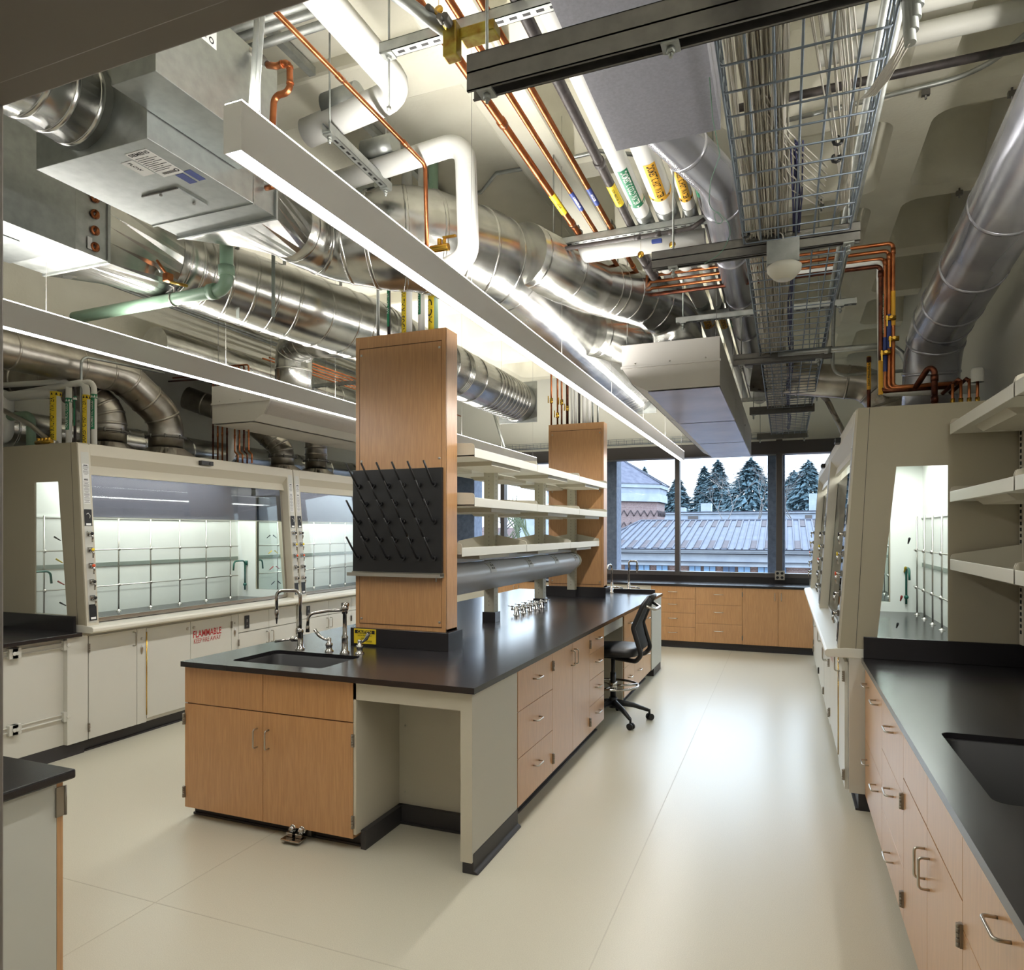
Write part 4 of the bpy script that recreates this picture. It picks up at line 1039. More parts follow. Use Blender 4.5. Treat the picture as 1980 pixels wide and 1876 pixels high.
# trees
def leafy(cx, cy, z0, h, r, n, seed, conic=True, s=.35):
    rd = random.Random(seed); m = MB()
    for i in range(n):
        f = rd.random()**.75; z = z0+h*f
        rr = r*(1-f)**.8*(.55+.45*rd.random()) if conic else r*math.sqrt(max(0, 1-(2*f-1)**2))*rd.random()**.4
        a = rd.random()*2*pi; c = V((cx+rr*cos(a), cy+rr*sin(a), z)); q = s*(.5+rd.random())*(1-.4*f)
        d1 = V((cos(a), sin(a), -.45+.5*rd.random())).normalized()*q; d2 = V((-sin(a), cos(a), rd.uniform(-.3, .3)))*q*.55
        m.add([c-d2*.4, c+d1+d2*.1, c+d2*.6, c-d1*.35+V((0, 0, q*.4))], [(0,1,2), (0,2,3)])
    return m
TR = [(1310, 925, 62, 'conifer right behind the window mullion, lower than the rest', 2.6), (1362, 905, 59, 'left one of the tall conifer pair in the window centre', 2.0), (1388, 893, 52, 'pointed tallest conifer in the window centre', 2.1), (1452, 890, 46, 'broad blue-green conifer left of the speckled column', 3.0),
      (1535, 912, 65, 'rounded conifer right of the speckled column', 3.0), (1563, 893, 56, 'tall conifer beside the right fume hoods', 3.2), (1246, 905, 78, 'thin treetop peeking over the tower roof', 1.6), (1282, 940, 70, 'dark conifer against the tower edge', 2.2)]
for i, (px, py, dy, lab, r) in enumerate(TR):
    top = at(px, py, y=dy); z0 = 1.6; h = top.z-z0
    t = thing('conifer_tree', 'distant ' + lab, 'tree', (top.x, dy, -8.8), group='trees beyond the rooftops')
    ob('foliage', leafy(top.x, dy, z0-1, h+1, r, 2400, i, True, .55), 'conifer', t)
    m = MB(); m.tube([(top.x, dy, -8.8), (top.x, dy, top.z-.3)], [.3, .04], 6); ob('trunk', m, 'bark', t)
def baretree(name, label, x, y, z0, h, seed, mt='bark', lean=0, dep=5, r0=.16):
    rd = random.Random(seed); m = MB()
    def br(p, d, l, r, k):
        q = p+d*l; m.tube([p, (p+q)/2+V((rd.uniform(-.05, .05), 0, rd.uniform(-.03, .05)))*l, q], [r, r*.85, r*.65], 4, cap=False)
        if k <= 0: return
        for _ in range(3 if k < 4 else 2):
            nd = (d+V((rd.uniform(-.8, .8), rd.uniform(-.6, .6), rd.uniform(-.15, .5)))).normalized(); br(q, nd, l*rd.uniform(.6, .82), r*.6, k-1)
    br(V((x, y, z0)), V((lean, 0, 1)).normalized(), h*.3, r0, dep)
    return tag(ob(name, m, mt), label, 'tree')
baretree('bare_tree', 'bare branching tree outside, seen between the island shelves', -7.3, 16.2, -2.5, 6.5, 3)
baretree('bare_tree', 'mossy bare tree outside the middle shelf gap', -5.7, 15.6, -2.5, 5.4, 8, 'moss')
for i, (px, lab) in enumerate(((1400, 'in front of the conifer pair'), (1462, 'in front of the broad blue-green conifer'), (1540, 'beside the white roof vents'))):
    p = at(px, 1004, y=34); baretree('bare_tree', 'thin pale bare tree ' + lab, p.x, 34, .5, 4.6, 20+i, 'bark', 0, 5, .05)
t = thing('shrub', 'reddish winter brush filling the far left window view', 'bush', (-11.8, 22, -8.8))
m = leafy(-11.8, 21.5, -5, 7.4, 3.9, 5000, 77, False, .28); ob('brush', m, 'shrub', t); t['kind'] = 'stuff'
m = MB(); m.box(-22, -9, 40, 41, -8.9, 1.9); tag(ob('far_building', m, 'brick'), 'reddish brick building far behind the winter brush', 'building')
# ================================================================ overhead services
def plen(pts): return [0.]+[sum((pts[j+1]-pts[j]).length for j in range(i+1)) for i in range(len(pts)-1)]
def along(pts, s):
    L_ = 0
    for i in range(len(pts)-1):
        l = (pts[i+1]-pts[i]).length
        if L_+l >= s or i == len(pts)-2: return pts[i]+(pts[i+1]-pts[i])*((s-L_)/l), (pts[i+1]-pts[i]).normalized()
        L_ += l
def ductmesh(pts, r, R=.5, rings=None, k=7, n=32, bead=.006, seam=True):
    """round sheet-metal duct with raised beads; r is constant or [(s,r)] along its length"""
    P = arc(pts, R, k); Ls = plen(P); T = Ls[-1]
    def rad(s):
        if not isinstance(r, (list, tuple)): return r
        q = s/T
        for (a, ra), (b_, rb_) in zip(r, r[1:]):
            if q <= b_: return ra+(rb_-ra)*(q-a)/(b_-a) if b_ > a else rb_
        return r[-1][1]
    m = MB(); m.tube(P, [rad(s) for s in Ls], n)
    for q in (rings if rings is not None else []):
        s = q*T; p, d = along(P, s); rr = rad(s)
        m.tube([p-d*.012, p-d*.006, p+d*.006, p+d*.012], [rr-.001, rr+bead, rr+bead, rr-.001], n)
    return m
def duct(label, pts, r, R=.5, rings=(), mt='duct', cat='duct', name='round_duct', **k):
    return tag(ob(name, ductmesh(pts, r, R, rings, **k), mt), label, cat)
def sq2round(m, x0, x1, z0, z1, y0, y1, cx, cz, r, n=32):
    o = len(m.v); sq = []
    for k in range(n):
        a = 2*pi*k/n; c, s = cos(a), sin(a); q = 1/max(abs(c), abs(s)); sq.append(((x0+x1)/2+c*q*(x1-x0)/2, y0, (z0+z1)/2+s*q*(z1-z0)/2))
    m.v += sq + [(cx+r*cos(2*pi*k/n), y1, cz+r*sin(2*pi*k/n)) for k in range(n)]
    for k in range(n): j = (k+1) % n; m.f.append([o+k, o+j, o+n+j, o+n+k][::-1]); m.m.append(0); m.sm.append(False)
def band(t, c, d, r, n_, h, w, mt, txt=None, size=.03, tm='ink', full=False, ring=None):
    """label wrapped on a pipe: c centre on axis, d pipe direction, n_ outward normal, h length, w half-angle"""
    c = V(c); d = V(d).normalized(); n_ = V(n_); n_ = (n_-d*n_.dot(d)).normalized(); tv = n_.cross(d)
    m = MB(); K = 10; w = pi if full else w; vs = []; fs = []
    for i in range(K+1):
        a = -w+2*w*i/K; q = n_*cos(a)+tv*sin(a)
        vs += [tuple(c-d*h/2+q*(r+.0015)), tuple(c+d*h/2+q*(r+.0015))]
    for i in range(K): fs.append((2*i, 2*i+1, 2*i+3, 2*i+2))
    m.add(vs, fs, True)
    if ring:
        vs = []; fs = []
        for i in range(17):
            a = 2*pi*i/16; q = n_*cos(a)+tv*sin(a); vs += [tuple(c+d*(ring[0])+q*(r+.0018)), tuple(c+d*(ring[1])+q*(r+.0018))]
        for i in range(16): fs.append((2*i, 2*i+1, 2*i+3, 2*i+2))
        m.add(vs, fs, True)
    lb = ob('label_band', m, mt, t)
    if txt:
        y = n_.cross(d); M = Matrix(((d.x, y.x, n_.x, 0), (d.y, y.y, n_.y, 0), (d.z, y.z, n_.z, 0), (0, 0, 0, 1)))
        M.translation = c+n_*(r+.003); m = MB(); m.text(txt, size, M, bend=r+.003, thick=size*.012, fit=h*.92); ob('lettering', m, tm, lb)
    if ring:
        m = MB(); s0, s1 = ring; e = (s1-s0)*.32
        for i in range(8):
            a = 2*pi*i/8; q = n_*cos(a)+tv*sin(a); u = tv*cos(a)-n_*sin(a); p = c+d*(s0+s1)/2+q*(r+.003); m.add([tuple(p+d*e), tuple(p-d*e+u*e*.8), tuple(p-d*e-u*e*.8)], [(0,1,2)])
        ob('flow_arrows', m, 'ink' if mt != 'labelgreen' else 'inkwhite', lb)
def pipe(label, pts, r, mt, R=.06, name='pipe', cat='pipe', group=None, n=12, coup=None, bands=()):
    P = arc(pts, R, 5); m = MB(); m.tube(P, r, n)
    if coup:
        T = plen(P)[-1]
        for q in coup: p, d = along(P, q*T if q <= 1 else q); m.tube([p-d*.02, p+d*.02], r*1.22, n)
    c = V(pts[0])
    if bands:
        t = thing(name, label, cat, c, group=group); ob('run', m, mt, t)
        for b_ in bands: band(t, *b_[0], **b_[1])
        return t
    return tag(ob(name, m, mt), label, cat, group)
def rod(m, x, y, z0, z1=ZC+.02, r=.005):
    m.cyl((x, y, z0), (x, y, z1), r, 6); m.cyl((x, y, z0+.01), (x, y, z0+.022), r*2.1, 6)
def strut(label, a, b, z, h=.041, w=.041, rods=(), double=False, mt='galv_dull', down=.05, rtop=None):
    """C-channel trapeze hanger from a to b (x,y) with its underside at z"""
    a = V((a[0], a[1], z)); b = V((b[0], b[1], z)); d = (b-a).normalized(); s = V((-d.y, d.x, 0)); L_ = (b-a).length
    t = thing('strut_hanger', label, 'channel', (a+b)/2)
    def bx(m, s0, s1, q0, q1, z0, z1):
        ps = []
        for zz in (z0, z1):
            for (p, q) in ((s0, q0), (s1, q0), (s1, q1), (s0, q1)): v = a+d*p+s*q; ps.append((v.x, v.y, zz))
        m.add(ps, [(0,3,2,1),(4,5,6,7),(0,1,5,4),(1,2,6,5),(2,3,7,6),(3,0,4,7)])
    m = MB(); e = .0025
    for z0 in ([z, z+h] if double else [z]):
        bx(m, 0, L_, -w/2, -w/2+e, z0, z0+h); bx(m, 0, L_, w/2-e, w/2, z0, z0+h)
        bx(m, 0, L_, -w/2, w/2, *( (z0, z0+e) if z0 == z and not double or z0 > z else (z0+h-e, z0+h)))
        zz = z0+h-e if (z0 == z and not double) or z0 > z else z0
        bx(m, 0, L_, -w/2, -w/2+.009, zz, zz+e); bx(m, 0, L_, w/2-.009, w/2, zz, zz+e)
    ob('channel', m, mt, t)
    if not double:
        m = MB(); k = int(L_/.05)
        for i in range(k):
            if i % 1: continue
            s0 = .02+i*.05; bx(m, s0, s0+.028, -.006, .006, z-.0008, z)
        if m.v and L_ < 2: ob('slots', m, 'ink', t)
    for q in rods:
        p = a+d*q; m = MB(); rod(m, p.x, p.y, z-down, rtop or ZC+.02)
        m.box(p.x-.022, p.x+.022, p.y-.022, p.y+.022, z-.006, z); m.cyl((p.x, p.y, z-.018), (p.x, p.y, z-.006), .011, 6); ob('threaded_rod', m, 'galv_dull', t)
    return t
# ---- terminal box 1 with label stickers
VX0, VX1, VZ = -2.77, -2.17, 3.1
t = thing('air_terminal_box', 'galvanized air terminal box with maker labels, overhead at the upper left', 'terminal box', (-2.47, 2.2, VZ))
m = MB(); m.box(VX0, VX1, 1.855, 2.40, VZ, 3.5); ob('casing', m, 'galv', t, .002)
m = MB(); m.box(VX0+.008, VX1-.008, 2.40, 2.545, VZ+.006, 3.49); m.box(VX0, VX1, 2.395, 2.405, VZ-.004, 3.5); m.box(VX0-.004, VX1+.004, 2.54, 2.552, VZ-.006, 3.5); ob('coil_section', m, 'galv', t)
m = MB(); sq2round(m, VX0+.005, VX1-.005, VZ, 3.48, 2.552, 2.98, -2.47, 3.29, .165); ob('transition', m, 'duct', t)
m = MB(); m.box(-2.57, -2.36, 2.17, 2.33, VZ-.006, VZ); o = ob('access_door', m, 'galv', t, .001)
m = MB(); m.box(-2.565, -2.365, 2.165, 2.17, VZ-.007, VZ); m.cyl((-2.47, 2.18, VZ-.012), (-2.47, 2.18, VZ), .006, 8); m.cyl((-2.4, 2.29, VZ-.012), (-2.4, 2.29, VZ), .006, 8); ob('door_shadow_gap', m, 'steel_dark', o)
Mt = lambda x, y: frame((x, y, VZ-.0016), (1,0,0), (0,-1,0)) if False else frame((x, y, VZ-.0016), (1,0,0), (0,-1,0))
m = MB(); m.box(-2.345, -2.235, 1.905, 2.085, VZ-.001, VZ); o = ob('rating_label', m, 'sticker', t)
m = MB(); m.text('SIEMENS', .026, frame((-2.29, 1.922, VZ-.0016), (1,0,0), (0,-1,0)), thick=.0006)
for q in range(9):
    y = 1.945+q*.0115; m.box(-2.338, -2.29+.04*((q*7) % 3)/3, y, y+.0025, VZ-.0017, VZ-.0014); m.box(-2.285, -2.27+.03*((q*5) % 2), y, y+.0025, VZ-.0017, VZ-.0014)
for q in range(16): m.box(-2.325+q*.0042, -2.3235+q*.0042+.001*(q % 2), 2.055, 2.07, VZ-.0017, VZ-.0014)
m.lathe((-2.25, 2.06, VZ-.0015), [(.006, 0), (.011, 0)], 16); ob('print', m, 'ink', o)
m = MB(); m.box(-2.415, -2.355, 1.945, 2.05, VZ-.001, VZ); o = ob('small_label', m, 'sticker', t)
m = MB(); m.text('FLOW', .022, frame((-2.385, 1.985, VZ-.0016), (0,1,0), (1,0,0)), thick=.0005); ob('print', m, 'ink', o)
m = MB(); m.box(-2.235, -2.2, 2.08, 2.16, VZ-.001, VZ); m.box(-2.29, -2.25, 2.09, 2.165, VZ-.001, VZ); ob('blue_label', m, 'labelblue', t)
m = MB(); m.box(-2.08, -2.075, 0, 0, 0, 0) if False else m.cyl((-2.165, 2.47, 3.2), (-2.12, 2.47, 3.2), .012, 8)
for z in (3.24, 3.3, 3.36): m.tube(arc([(-2.17, 2.47, z), (-2.13, 2.47, z), (-2.13, 2.47, z+.03), (-2.17, 2.47, z+.03)], .012), .008, 8)
ob('coil_bends', m, 'copper', t)
t = thing('control_enclosure', 'galvanized control enclosure fixed beside the upper left terminal box', 'enclosure', (-2.1, 2.0, 3.3))
m = MB(); m.box(-2.165, -1.956, 1.706, 2.3, 3.2, 3.57); ob('case', m, 'galv', t, .002)
m = MB(); m.box(-1.956, -1.9545, 1.86, 1.97, 3.44, 3.53); o = ob('sticker', m, 'sticker', t)
m = MB(); m.lathe((-1.954, 1.945, 3.46), [(.007, 0), (.012, 0)], 14, 'x')
for q in range(12): m.box(-1.9544, -1.954, 1.875+q*.004, 1.877+q*.004, 3.452, 3.47)
m.text('LISTED', .012, frame((-1.954, 1.915, 3.5), (0,1,0), (0,0,1))); ob('print', m, 'ink', o)
duct('galvanized inlet duct entering the upper left terminal box', [(-2.5, 1.86, 3.285), (-2.5, 1.45, 3.285), (-2.5, .7, 3.285)], .162, .3, (.04, .12, .2, .4, .6, .8), bead=.003)
# braided hose and copper riser at the box
t = thing('coil_pipework', 'braided hose and copper offset joining the terminal box coil', 'pipework', (-1.9, 2.3, 3.4))
hp = [at(400, 25, y=2.15), at(450, 75, y=2.15), at(498, 108, y=2.15)]
m = MB(); m.tube(hp, .013, 10); ob('braided_hose', m, 'nickel', t)
m = MB(); m.tube([hp[-1], hp[-1]+(hp[-1]-hp[0])*.18], [.02, .014], 8); ob('union', m, 'steel_dark', t)
m = MB(); m.tube(arc([at(517, 126, y=2.15), at(535, 128, y=2.15), at(560, 118, y=2.15), at(561, 178, y=2.15), at(530, 186, y=2.15), at(526, 260, y=2.15), at(526, 330, y=2.2)], .03), .0125, 10)
for (a, b_) in (((543, 125), (548, 124)), ((560, 128), (560, 133)), ((561, 158), (561, 163))): m.tube([at(*a, y=2.15), at(*b_, y=2.15)], .0145, 10)
ob('copper_offset', m, 'copper', t)
# ---- supply duct 1
P1 = [(-2.47, 2.97, 3.29), (-2.47, 3.28, 3.3), (-1.98, 3.46, 3.34), (-1.7, 3.95, 3.34), (-1.69, 8.3, 3.34)]
rg = [.012, .045, .075, .1, .13, .155, .18, .21, .235, .26, .285, .32] + [.345+i*.0085 for i in range(8)] + [.5+i*.012 for i in range(10)] + [.7+i*.02 for i in range(14)]
t = thing('supply_duct', 'large shiny supply duct running above the central light to the windows', 'duct', (-1.7, 5, 3.34))
ob('duct_run', ductmesh(P1, [(0, .165), (.04, .17), (.11, .28), (.22, .29), (.3, .26), (1, .25)], .38, rg, bead=.004), 'duct', t)
m = MB(); m.box(-1.95, -1.43, 8.29, 8.31, 3.08, 3.6); m.add([(-1.95, 8.31, 3.08), (-1.43, 8.31, 3.08), (-1.43, 8.31, 3.6), (-1.95, 8.31, 3.6), (-1.69, 8.42, 3.34)], [(0,1,4), (1,2,4), (2,3,4), (3,0,4)]); ob('end_cap', m, 'galv', t)
p = at(715, 352, y=3.35); m = MB(); m.box(p.x-.06, p.x+.06, p.y-.05, p.y+.05, p.z-.06, p.z+.01); m.cyl((p.x, p.y, p.z-.16), (p.x, p.y, p.z-.05), .02, 8); ob('damper_quadrant', m, 'galv_dull', t)
duct('first branch duct curving down to the grey-white ceiling unit', [(-1.5, 3.95, 3.36), (-1.27, 4.7, 3.39), (-1.0, 5.2, 3.41), (-.8, 5.52, 3.36), (-.78, 5.56, 3.03)], .19, .25, (.03, .22, .46, .5, .57, .65, .74), bead=.003)
duct('second branch duct behind the first, feeding the grey-white ceiling unit', [(-1.5, 5.55, 3.3), (-1.05, 6.5, 3.32), (-.74, 7.0, 3.3), (-.74, 7.1, 3.03)], .18, .25, (.04, .25, .4, .6, .7, .8), bead=.003)
# ---- terminal box 2 and supply duct 2
t = thing('air_terminal_box', 'second galvanized terminal box at the left edge with a row of copper coil bends', 'terminal box', (-3.5, 2, 3.05))
m = MB(); m.box(-3.74, -3.25, 1.3, 2.37, 3.05, 3.72); ob('casing', m, 'galv', t, .002)
m = MB(); m.box(-3.73, -3.255, 2.37, 2.55, 3.055, 3.7); m.box(-3.745, -3.245, 2.54, 2.555, 3.045, 3.72); ob('coil_section', m, 'galv_dull', t)
for k in range(7):
    m = MB(); z = 3.1+k*.083; m.tube([(-3.25+.02*sin(q*pi/8)+.002, 2.47, z-.018+.036*(q/8)) for q in range(9)], .009, 8); m.tube([(-3.246, 2.47+.018*cos(q*pi/6), z+.018*sin(q*pi/6)) for q in range(12)], .007, 6, closed=True); ob('coil_bend', m, 'copper', t)
m = MB(); m.box(-3.249, -3.247, 2.43, 2.455, 3.08, 3.14); ob('tag', m, 'sticker', t)
m = MB(); sq2round(m, -3.735, -3.255, 3.05, 3.7, 2.555, 3.02, -3.42, 3.27, .23); ob('transition', m, 'duct', t)
m = MB(); m.box(-3.62, -3.4, 2.0, 2.2, 3.044, 3.05); ob('access_door', m, 'galv', t, .001)
P2 = [(-3.42, 3.0, 3.27), (-3.4, 3.3, 3.27), (-3.1, 3.9, 3.2), (-2.97, 4.5, 3.2), (-2.97, 7.7, 3.2)]
t = thing('supply_duct', 'long shiny supply duct passing left of and behind the maple chase', 'duct', (-3, 5, 3.2))
ob('duct_run', ductmesh(P2, [(0, .23), (.3, .24), (1, .235)], .6, [.01, .03, .05, .09, .12, .15, .18, .22, .27, .3, .33, .345, .36]+[.62+i*.006 for i in range(4)]+[.78+i*.02 for i in range(10)]+[.4, .5, .57, .7], bead=.004), 'duct', t)
m = MB(); m.box(-3.21, -2.73, 7.69, 7.71, 2.96, 3.44); m.add([(-3.21, 7.71, 2.96), (-2.73, 7.71, 2.96), (-2.73, 7.71, 3.44), (-3.21, 7.71, 3.44), (-2.97, 7.8, 3.2)], [(0,1,4), (1,2,4), (2,3,4), (3,0,4)]); ob('end_cap', m, 'galv', t)
duct('vertical shiny drop duct behind the left pendant light feeding the left ceiling unit', [(-3.1, 5.0, 3.3), (-4.3, 5.45, 3.52), (-4.6, 5.65, 3.52), (-4.6, 5.65, 2.95)], .18, .3, (.5, .58, .64, .7, .76, .85), bead=.003)
for i, (x, y, z0, z1) in enumerate(((-3.2, 3.4, 3.0, ZC), (-3.13, 3.75, 2.97, ZC), (-3.0, 4.2, 2.95, ZC), (-2.75, 3.2, 2.9, ZC))):
    m = MB(); m.box(x-.012, x+.012, y-.002, y+.002, z0, z1); tag(ob('hanger_strap', m, 'galv'), 'galvanized hanger strap on the left supply duct, %s from the terminal box' % ['first', 'second', 'third', 'shortest'][i], 'strap')
# ---- chilled beams
def beam(label, x0, x1, y0, y1, mirror=False, zb=2.69, near=False):
    t = thing('chilled_beam', label, 'ceiling unit', ((x0+x1)/2, (y0+y1)/2, zb))
    X = (lambda v: x0+x1-v) if mirror else (lambda v: v)
    m = MB(); pr = [(x0-.0, zb+.19), (x0, zb+.36), (x1, zb+.36), (x1, zb+.19)]; m.prism([(X(a), b_) for a, b_ in pr], 'y', y0, y1); ob('upper_casing', m, 'beamwhite', t, .002)
    m = MB(); pr = [(x0, zb+.19), (x1, zb+.19), (x1, zb+.01), (x0+.19, zb+.01), (x0+.075, zb+.07)]; m.prism([(X(a), b_) for a, b_ in pr], 'y', y0+.006, y1-.006); m.box(x0-.008, x1+.008, y0-.008, y0+.01, zb+.185, zb+.2); ob('lower_casing', m, 'beamwhite' , t, .001)
    m = MB(); m.add([(X(x0+.19), y0+.01, zb), (X(x1-.004), y0+.01, zb), (X(x1-.004), y1-.01, zb), (X(x0+.19), y1-.01, zb)], [(0,3,2,1) if not mirror else (0,1,2,3)]); ob('bottom_panel', m, 'diffuser' if not mirror else 'beamwhite', t)
    m = MB(); q = [(x0+.012, zb+.17), (x0+.07, zb+.075)]; m.add([(X(x0+.003), y0+.02, zb+.182), (X(x0+.072), y0+.02, zb+.068), (X(x0+.072), y1-.02, zb+.068), (X(x0+.003), y1-.02, zb+.182)], [(0,1,2,3) if not mirror else (0,3,2,1)]); ob('side_grille', m, 'diffuser' if not mirror else 'perforated', t)
    m = MB()
    for k in range(3): m.lathe((x0+(x1-x0)*(.14+.36*k), y0-.001, zb+.215), [(.006, 0), (.006, -.003), (0, -.004)], 8, 'y')
    ob('rivet', m, 'nickel', t)
    for k, (x, y) in enumerate(((x0+.03, y0+.05), (x1-.03, y0+.05))):
        m = MB(); m.cyl((x, y, zb+.36), (x, y, ZC+.2), .002, 5); m.cyl((x, y, zb+.37), (x, y, zb+.43), .006, 6); ob('hanging_wire', m, 'steel_dark', t)
    return t
for i, (ya, yb) in enumerate(((5.1, 6.72), (6.73, 8.35), (8.36, 9.98))):
    beam('grey-white ceiling unit right of the central light, %s of three in its row' % wh[i], -1.135, -.43, ya, yb)
    beam('grey-white ceiling unit above the left fume hoods, %s of three in its row' % wh[i], -5.0, -4.32, ya-.12, yb-.12, True, 2.66)
# ---- insulated white pipes and their hangers, upper centre
pipe('thick white insulated pipe at the top of the photo turning left to the terminal box', [(-1.58, .7, 3.62), (-1.58, 2.68, 3.62), (-2.12, 2.7, 3.56)], .064, 'insulation', .12, n=20)
pipe('white insulated pipe that drops down in front of the supply duct', [(-2.2, 3.04, 3.5), (-1.44, 3.02, 3.55), (-1.42, 3.02, 2.98), (-1.56, 3.03, 2.95)], .052, 'insulation', .1, n=20)
for (px, py, y, r_, lb) in ((665, 203, 2.69, .068, 'upper'), (735, 292, 3.03, .056, 'lower')):
    p = at(px, py, y=y); m = MB(); m.tube([(p.x-.09, y, p.z+(0 if lb == 'upper' else .01)), (p.x+.09, y, p.z+.015)], r_, 20)
    tag(ob('pipe_saddle', m, 'galv'), 'galvanized saddle around the %s white pipe at its hanger' % lb, 'pipe saddle')
strut('slotted channel hanger under the two white pipes at upper centre', (-1.9, 2.55), (-1.93, 3.12), 3.44, rods=(.03, .54), down=.04)
# brass valve at the bottom of the white drop
t = thing('brass_valve', 'brass valve assembly where the thin copper line meets the white pipe', 'valve', (-1.63, 3.03, 2.95))
a = at(850, 480, y=3.03)
m = MB(); m.cyl((a.x-.05, 3.03, a.z), (a.x+.05, 3.03, a.z), .018, 10); m.cyl((a.x, 3.03, a.z), (a.x, 3.03, a.z+.045), .012, 8); m.cyl((a.x+.025, 3.03, a.z), (a.x+.025, 3.03, a.z+.04), .01, 8); m.box(a.x+.02, a.x+.09, 3.02, 3.04, a.z+.045, a.z+.052); ob('body', m, 'brass', t, .001)
c0 = at(505, -20, z=3.47); c1 = at(822, 318, z=3.47); c0.x = c1.x
pipe('thin copper line running diagonally across the top and dropping to the brass valve', [c0, c1, (c1.x, c1.y+.02, at(830, 480, y=c1.y).z)], .0105, 'copper', .03, coup=(.3, .62))
# conduits at the top left
for i, (px, py) in enumerate(((560, 18), (590, 30), (610, 52))):
    p = at(px, py, z=3.98); m = MB(); m.cyl((-3.6, p.y, 3.98), (p.x+.15, p.y, 3.98), .02, 12)
    tag(ob('conduit', m, 'galv_dull'), 'zinc conduit crossing under the slab at top left, %s of three' % ['rearmost', 'middle', 'front'][2-i], 'conduit')
m = MB(); a = at(480, 25, z=4.04); b_ = at(640, 190, z=4.04); m.box(a.x-.02, a.x+.02, a.y-.3, 4.6, 4.035, 4.075); tag(ob('ceiling_channel', m, 'galv_dull'), 'long channel fixed to the slab left of the thin copper line', 'channel')
# ---- diagonal brace and clamp at top centre
t = thing('sway_brace', 'seismic pipe brace with yellow zinc clamp at the end of the big strut', 'brace', (-.95, 1.95, 3.1))
a, b_ = at(745, -25, y=1.6), at(872, 68, y=1.75)
m = MB(); m.tube([a, b_], .018, 14); ob('brace_pipe', m, 'galv_dull', t)
m = MB(); q = at(835, 35, y=1.87); m.tube([at(830, 15, y=1.71), at(868, 55, y=1.72)], .011, 4); q = at(880, 75, y=1.74)
m.box(q.x-.03, q.x+.012, q.y-.02, q.y+.02, q.z-.055, q.z+.04); q2 = at(905, 62, y=1.77); m.box(q.x+.01, q2.x+.09, q2.y-.025, q2.y+.025, q2.z-.03, q2.z); ob('clamp', m, 'zincyellow', t, .004)
m = MB(); m.cyl((q.x-.01, q.y-.05, q.z+.03), (q.x-.01, q.y+.02, q.z+.03), .014, 8)
for (px, py) in ((832, 20), (853, 38)): c = at(px, py, y=1.69); m.cyl((c.x, c.y-.015, c.z), (c.x, c.y+.01, c.z), .009, 6)
ob('bolt', m, 'steel_dark', t)
c = at(848, 20, y=2.2); m = MB(); m.lathe((c.x, c.y, c.z), [(0, .001), (.018, .001), (.018, -.001), (0, -.001)], 16, 'y'); m.cyl((c.x, c.y, c.z+.018), (c.x, c.y, c.z+.12), .001, 4)
tag(ob('valve_tag', m, 'brass'), 'round brass valve tag hanging near the top centre', 'tag')
# ---- big double strut and other trapezes
strut('heavy double channel across the top right of the photo', (-.815, 1.745), (1.25, 1.745), 2.872, h=.05, w=.05, double=True, rods=(.05, .55, 1.3), down=.03, mt='steel_dark')
strut('channel under the cable tray carrying the white ceiling sensor', (-.6, 3.37), (.305, 3.37), 2.93, rods=(.1, .86), double=True, mt='steel_dark')
strut('third channel under the cable tray above the grey ceiling unit', (-.37, 5.55), (.32, 5.55), 2.93, rods=(.06, .6), double=True, mt='steel_dark')
strut('fourth channel under the cable tray', (-.36, 7.95), (.29, 7.95), 2.93, rods=(.04, .6), double=True, mt='steel_dark')
strut('farthest channel under the cable tray near the windows', (-.36, 10.1), (.28, 10.1), 2.93, rods=(.04, .6), double=True, mt='steel_dark')
RZ = 3.5
strut('slotted trapeze channel under the labelled pipes', (-1.39, 4.15), (-.36, 4.15), RZ-.041, rods=(.03, 1.0))
strut('second slotted trapeze channel under the labelled pipes, above the ceiling unit', (-1.39, 5.95), (-.36, 5.95), RZ-.041, rods=(.03, .92))
strut('near slotted trapeze channel under the pipes by the yellow clamp', (-1.42, 2.25), (-.38, 2.25), RZ-.041, rods=(.03, .9), down=.22)
strut('long slotted channel behind the cable tray over the near ceiling unit', (-.75, 5.2), (.45, 5.2), 3.2, rods=(.05, 1.1))
strut('slotted channel behind the tray at the far ceiling unit', (-.75, 8.9), (.4, 8.9), 3.25, rods=(.05, 1.1))
# ---- the rack of labelled pipes
D = (0, 1, 0); dn = lambda x: (-x*.35, 0, -1)
bandy = 3.72
def rack(label, x, r, mt, bc=None, tx=None, sz=.02, tc='ink', L_=.28, bow=1.15, dz=0, ring=False, cp=None, y=bandy, w=None):
    bs = []
    if bc:
        for yy in (y, y+2.6): bs.append((((x, yy, RZ+r+dz), D, r, dn(x), L_, w or bow, bc), dict(txt=tx, size=sz, tm=tc, ring=(L_/2-.002, L_/2+.03) if ring else None)))
    pipe(label, [(x, .7, RZ+r+dz), (x, 10.1, RZ+r+dz)], r, mt, bands=bs, coup=cp, n=20)
rack('copper pipe with yellow band, leftmost of the ceiling pipe rack', -1.196, .0185, 'copper', 'yellow', 'LAB AIR', .02, 'ink', .24, cp=(2.2, 3.3))
rack('copper pipe with blue band, second from left in the pipe rack', -1.088, .0135, 'copper', 'labelblue', 'COMPRESSED AIR', .0165, 'inkwhite', .22, cp=(1.9, 4.9))
rack('copper pipe with blue band, third from left in the pipe rack', -.988, .0145, 'copper', 'labelblue', 'VACUUM', .019, 'inkwhite', .2, cp=(1.6, 4.1), y=3.7)
rack('black steel pipe with yellow band in the pipe rack', -.872, .024, 'blackpipe', 'yellow', 'LOW PRESSURE GAS', .019, 'ink', .24, cp=(2.7,), y=3.74)
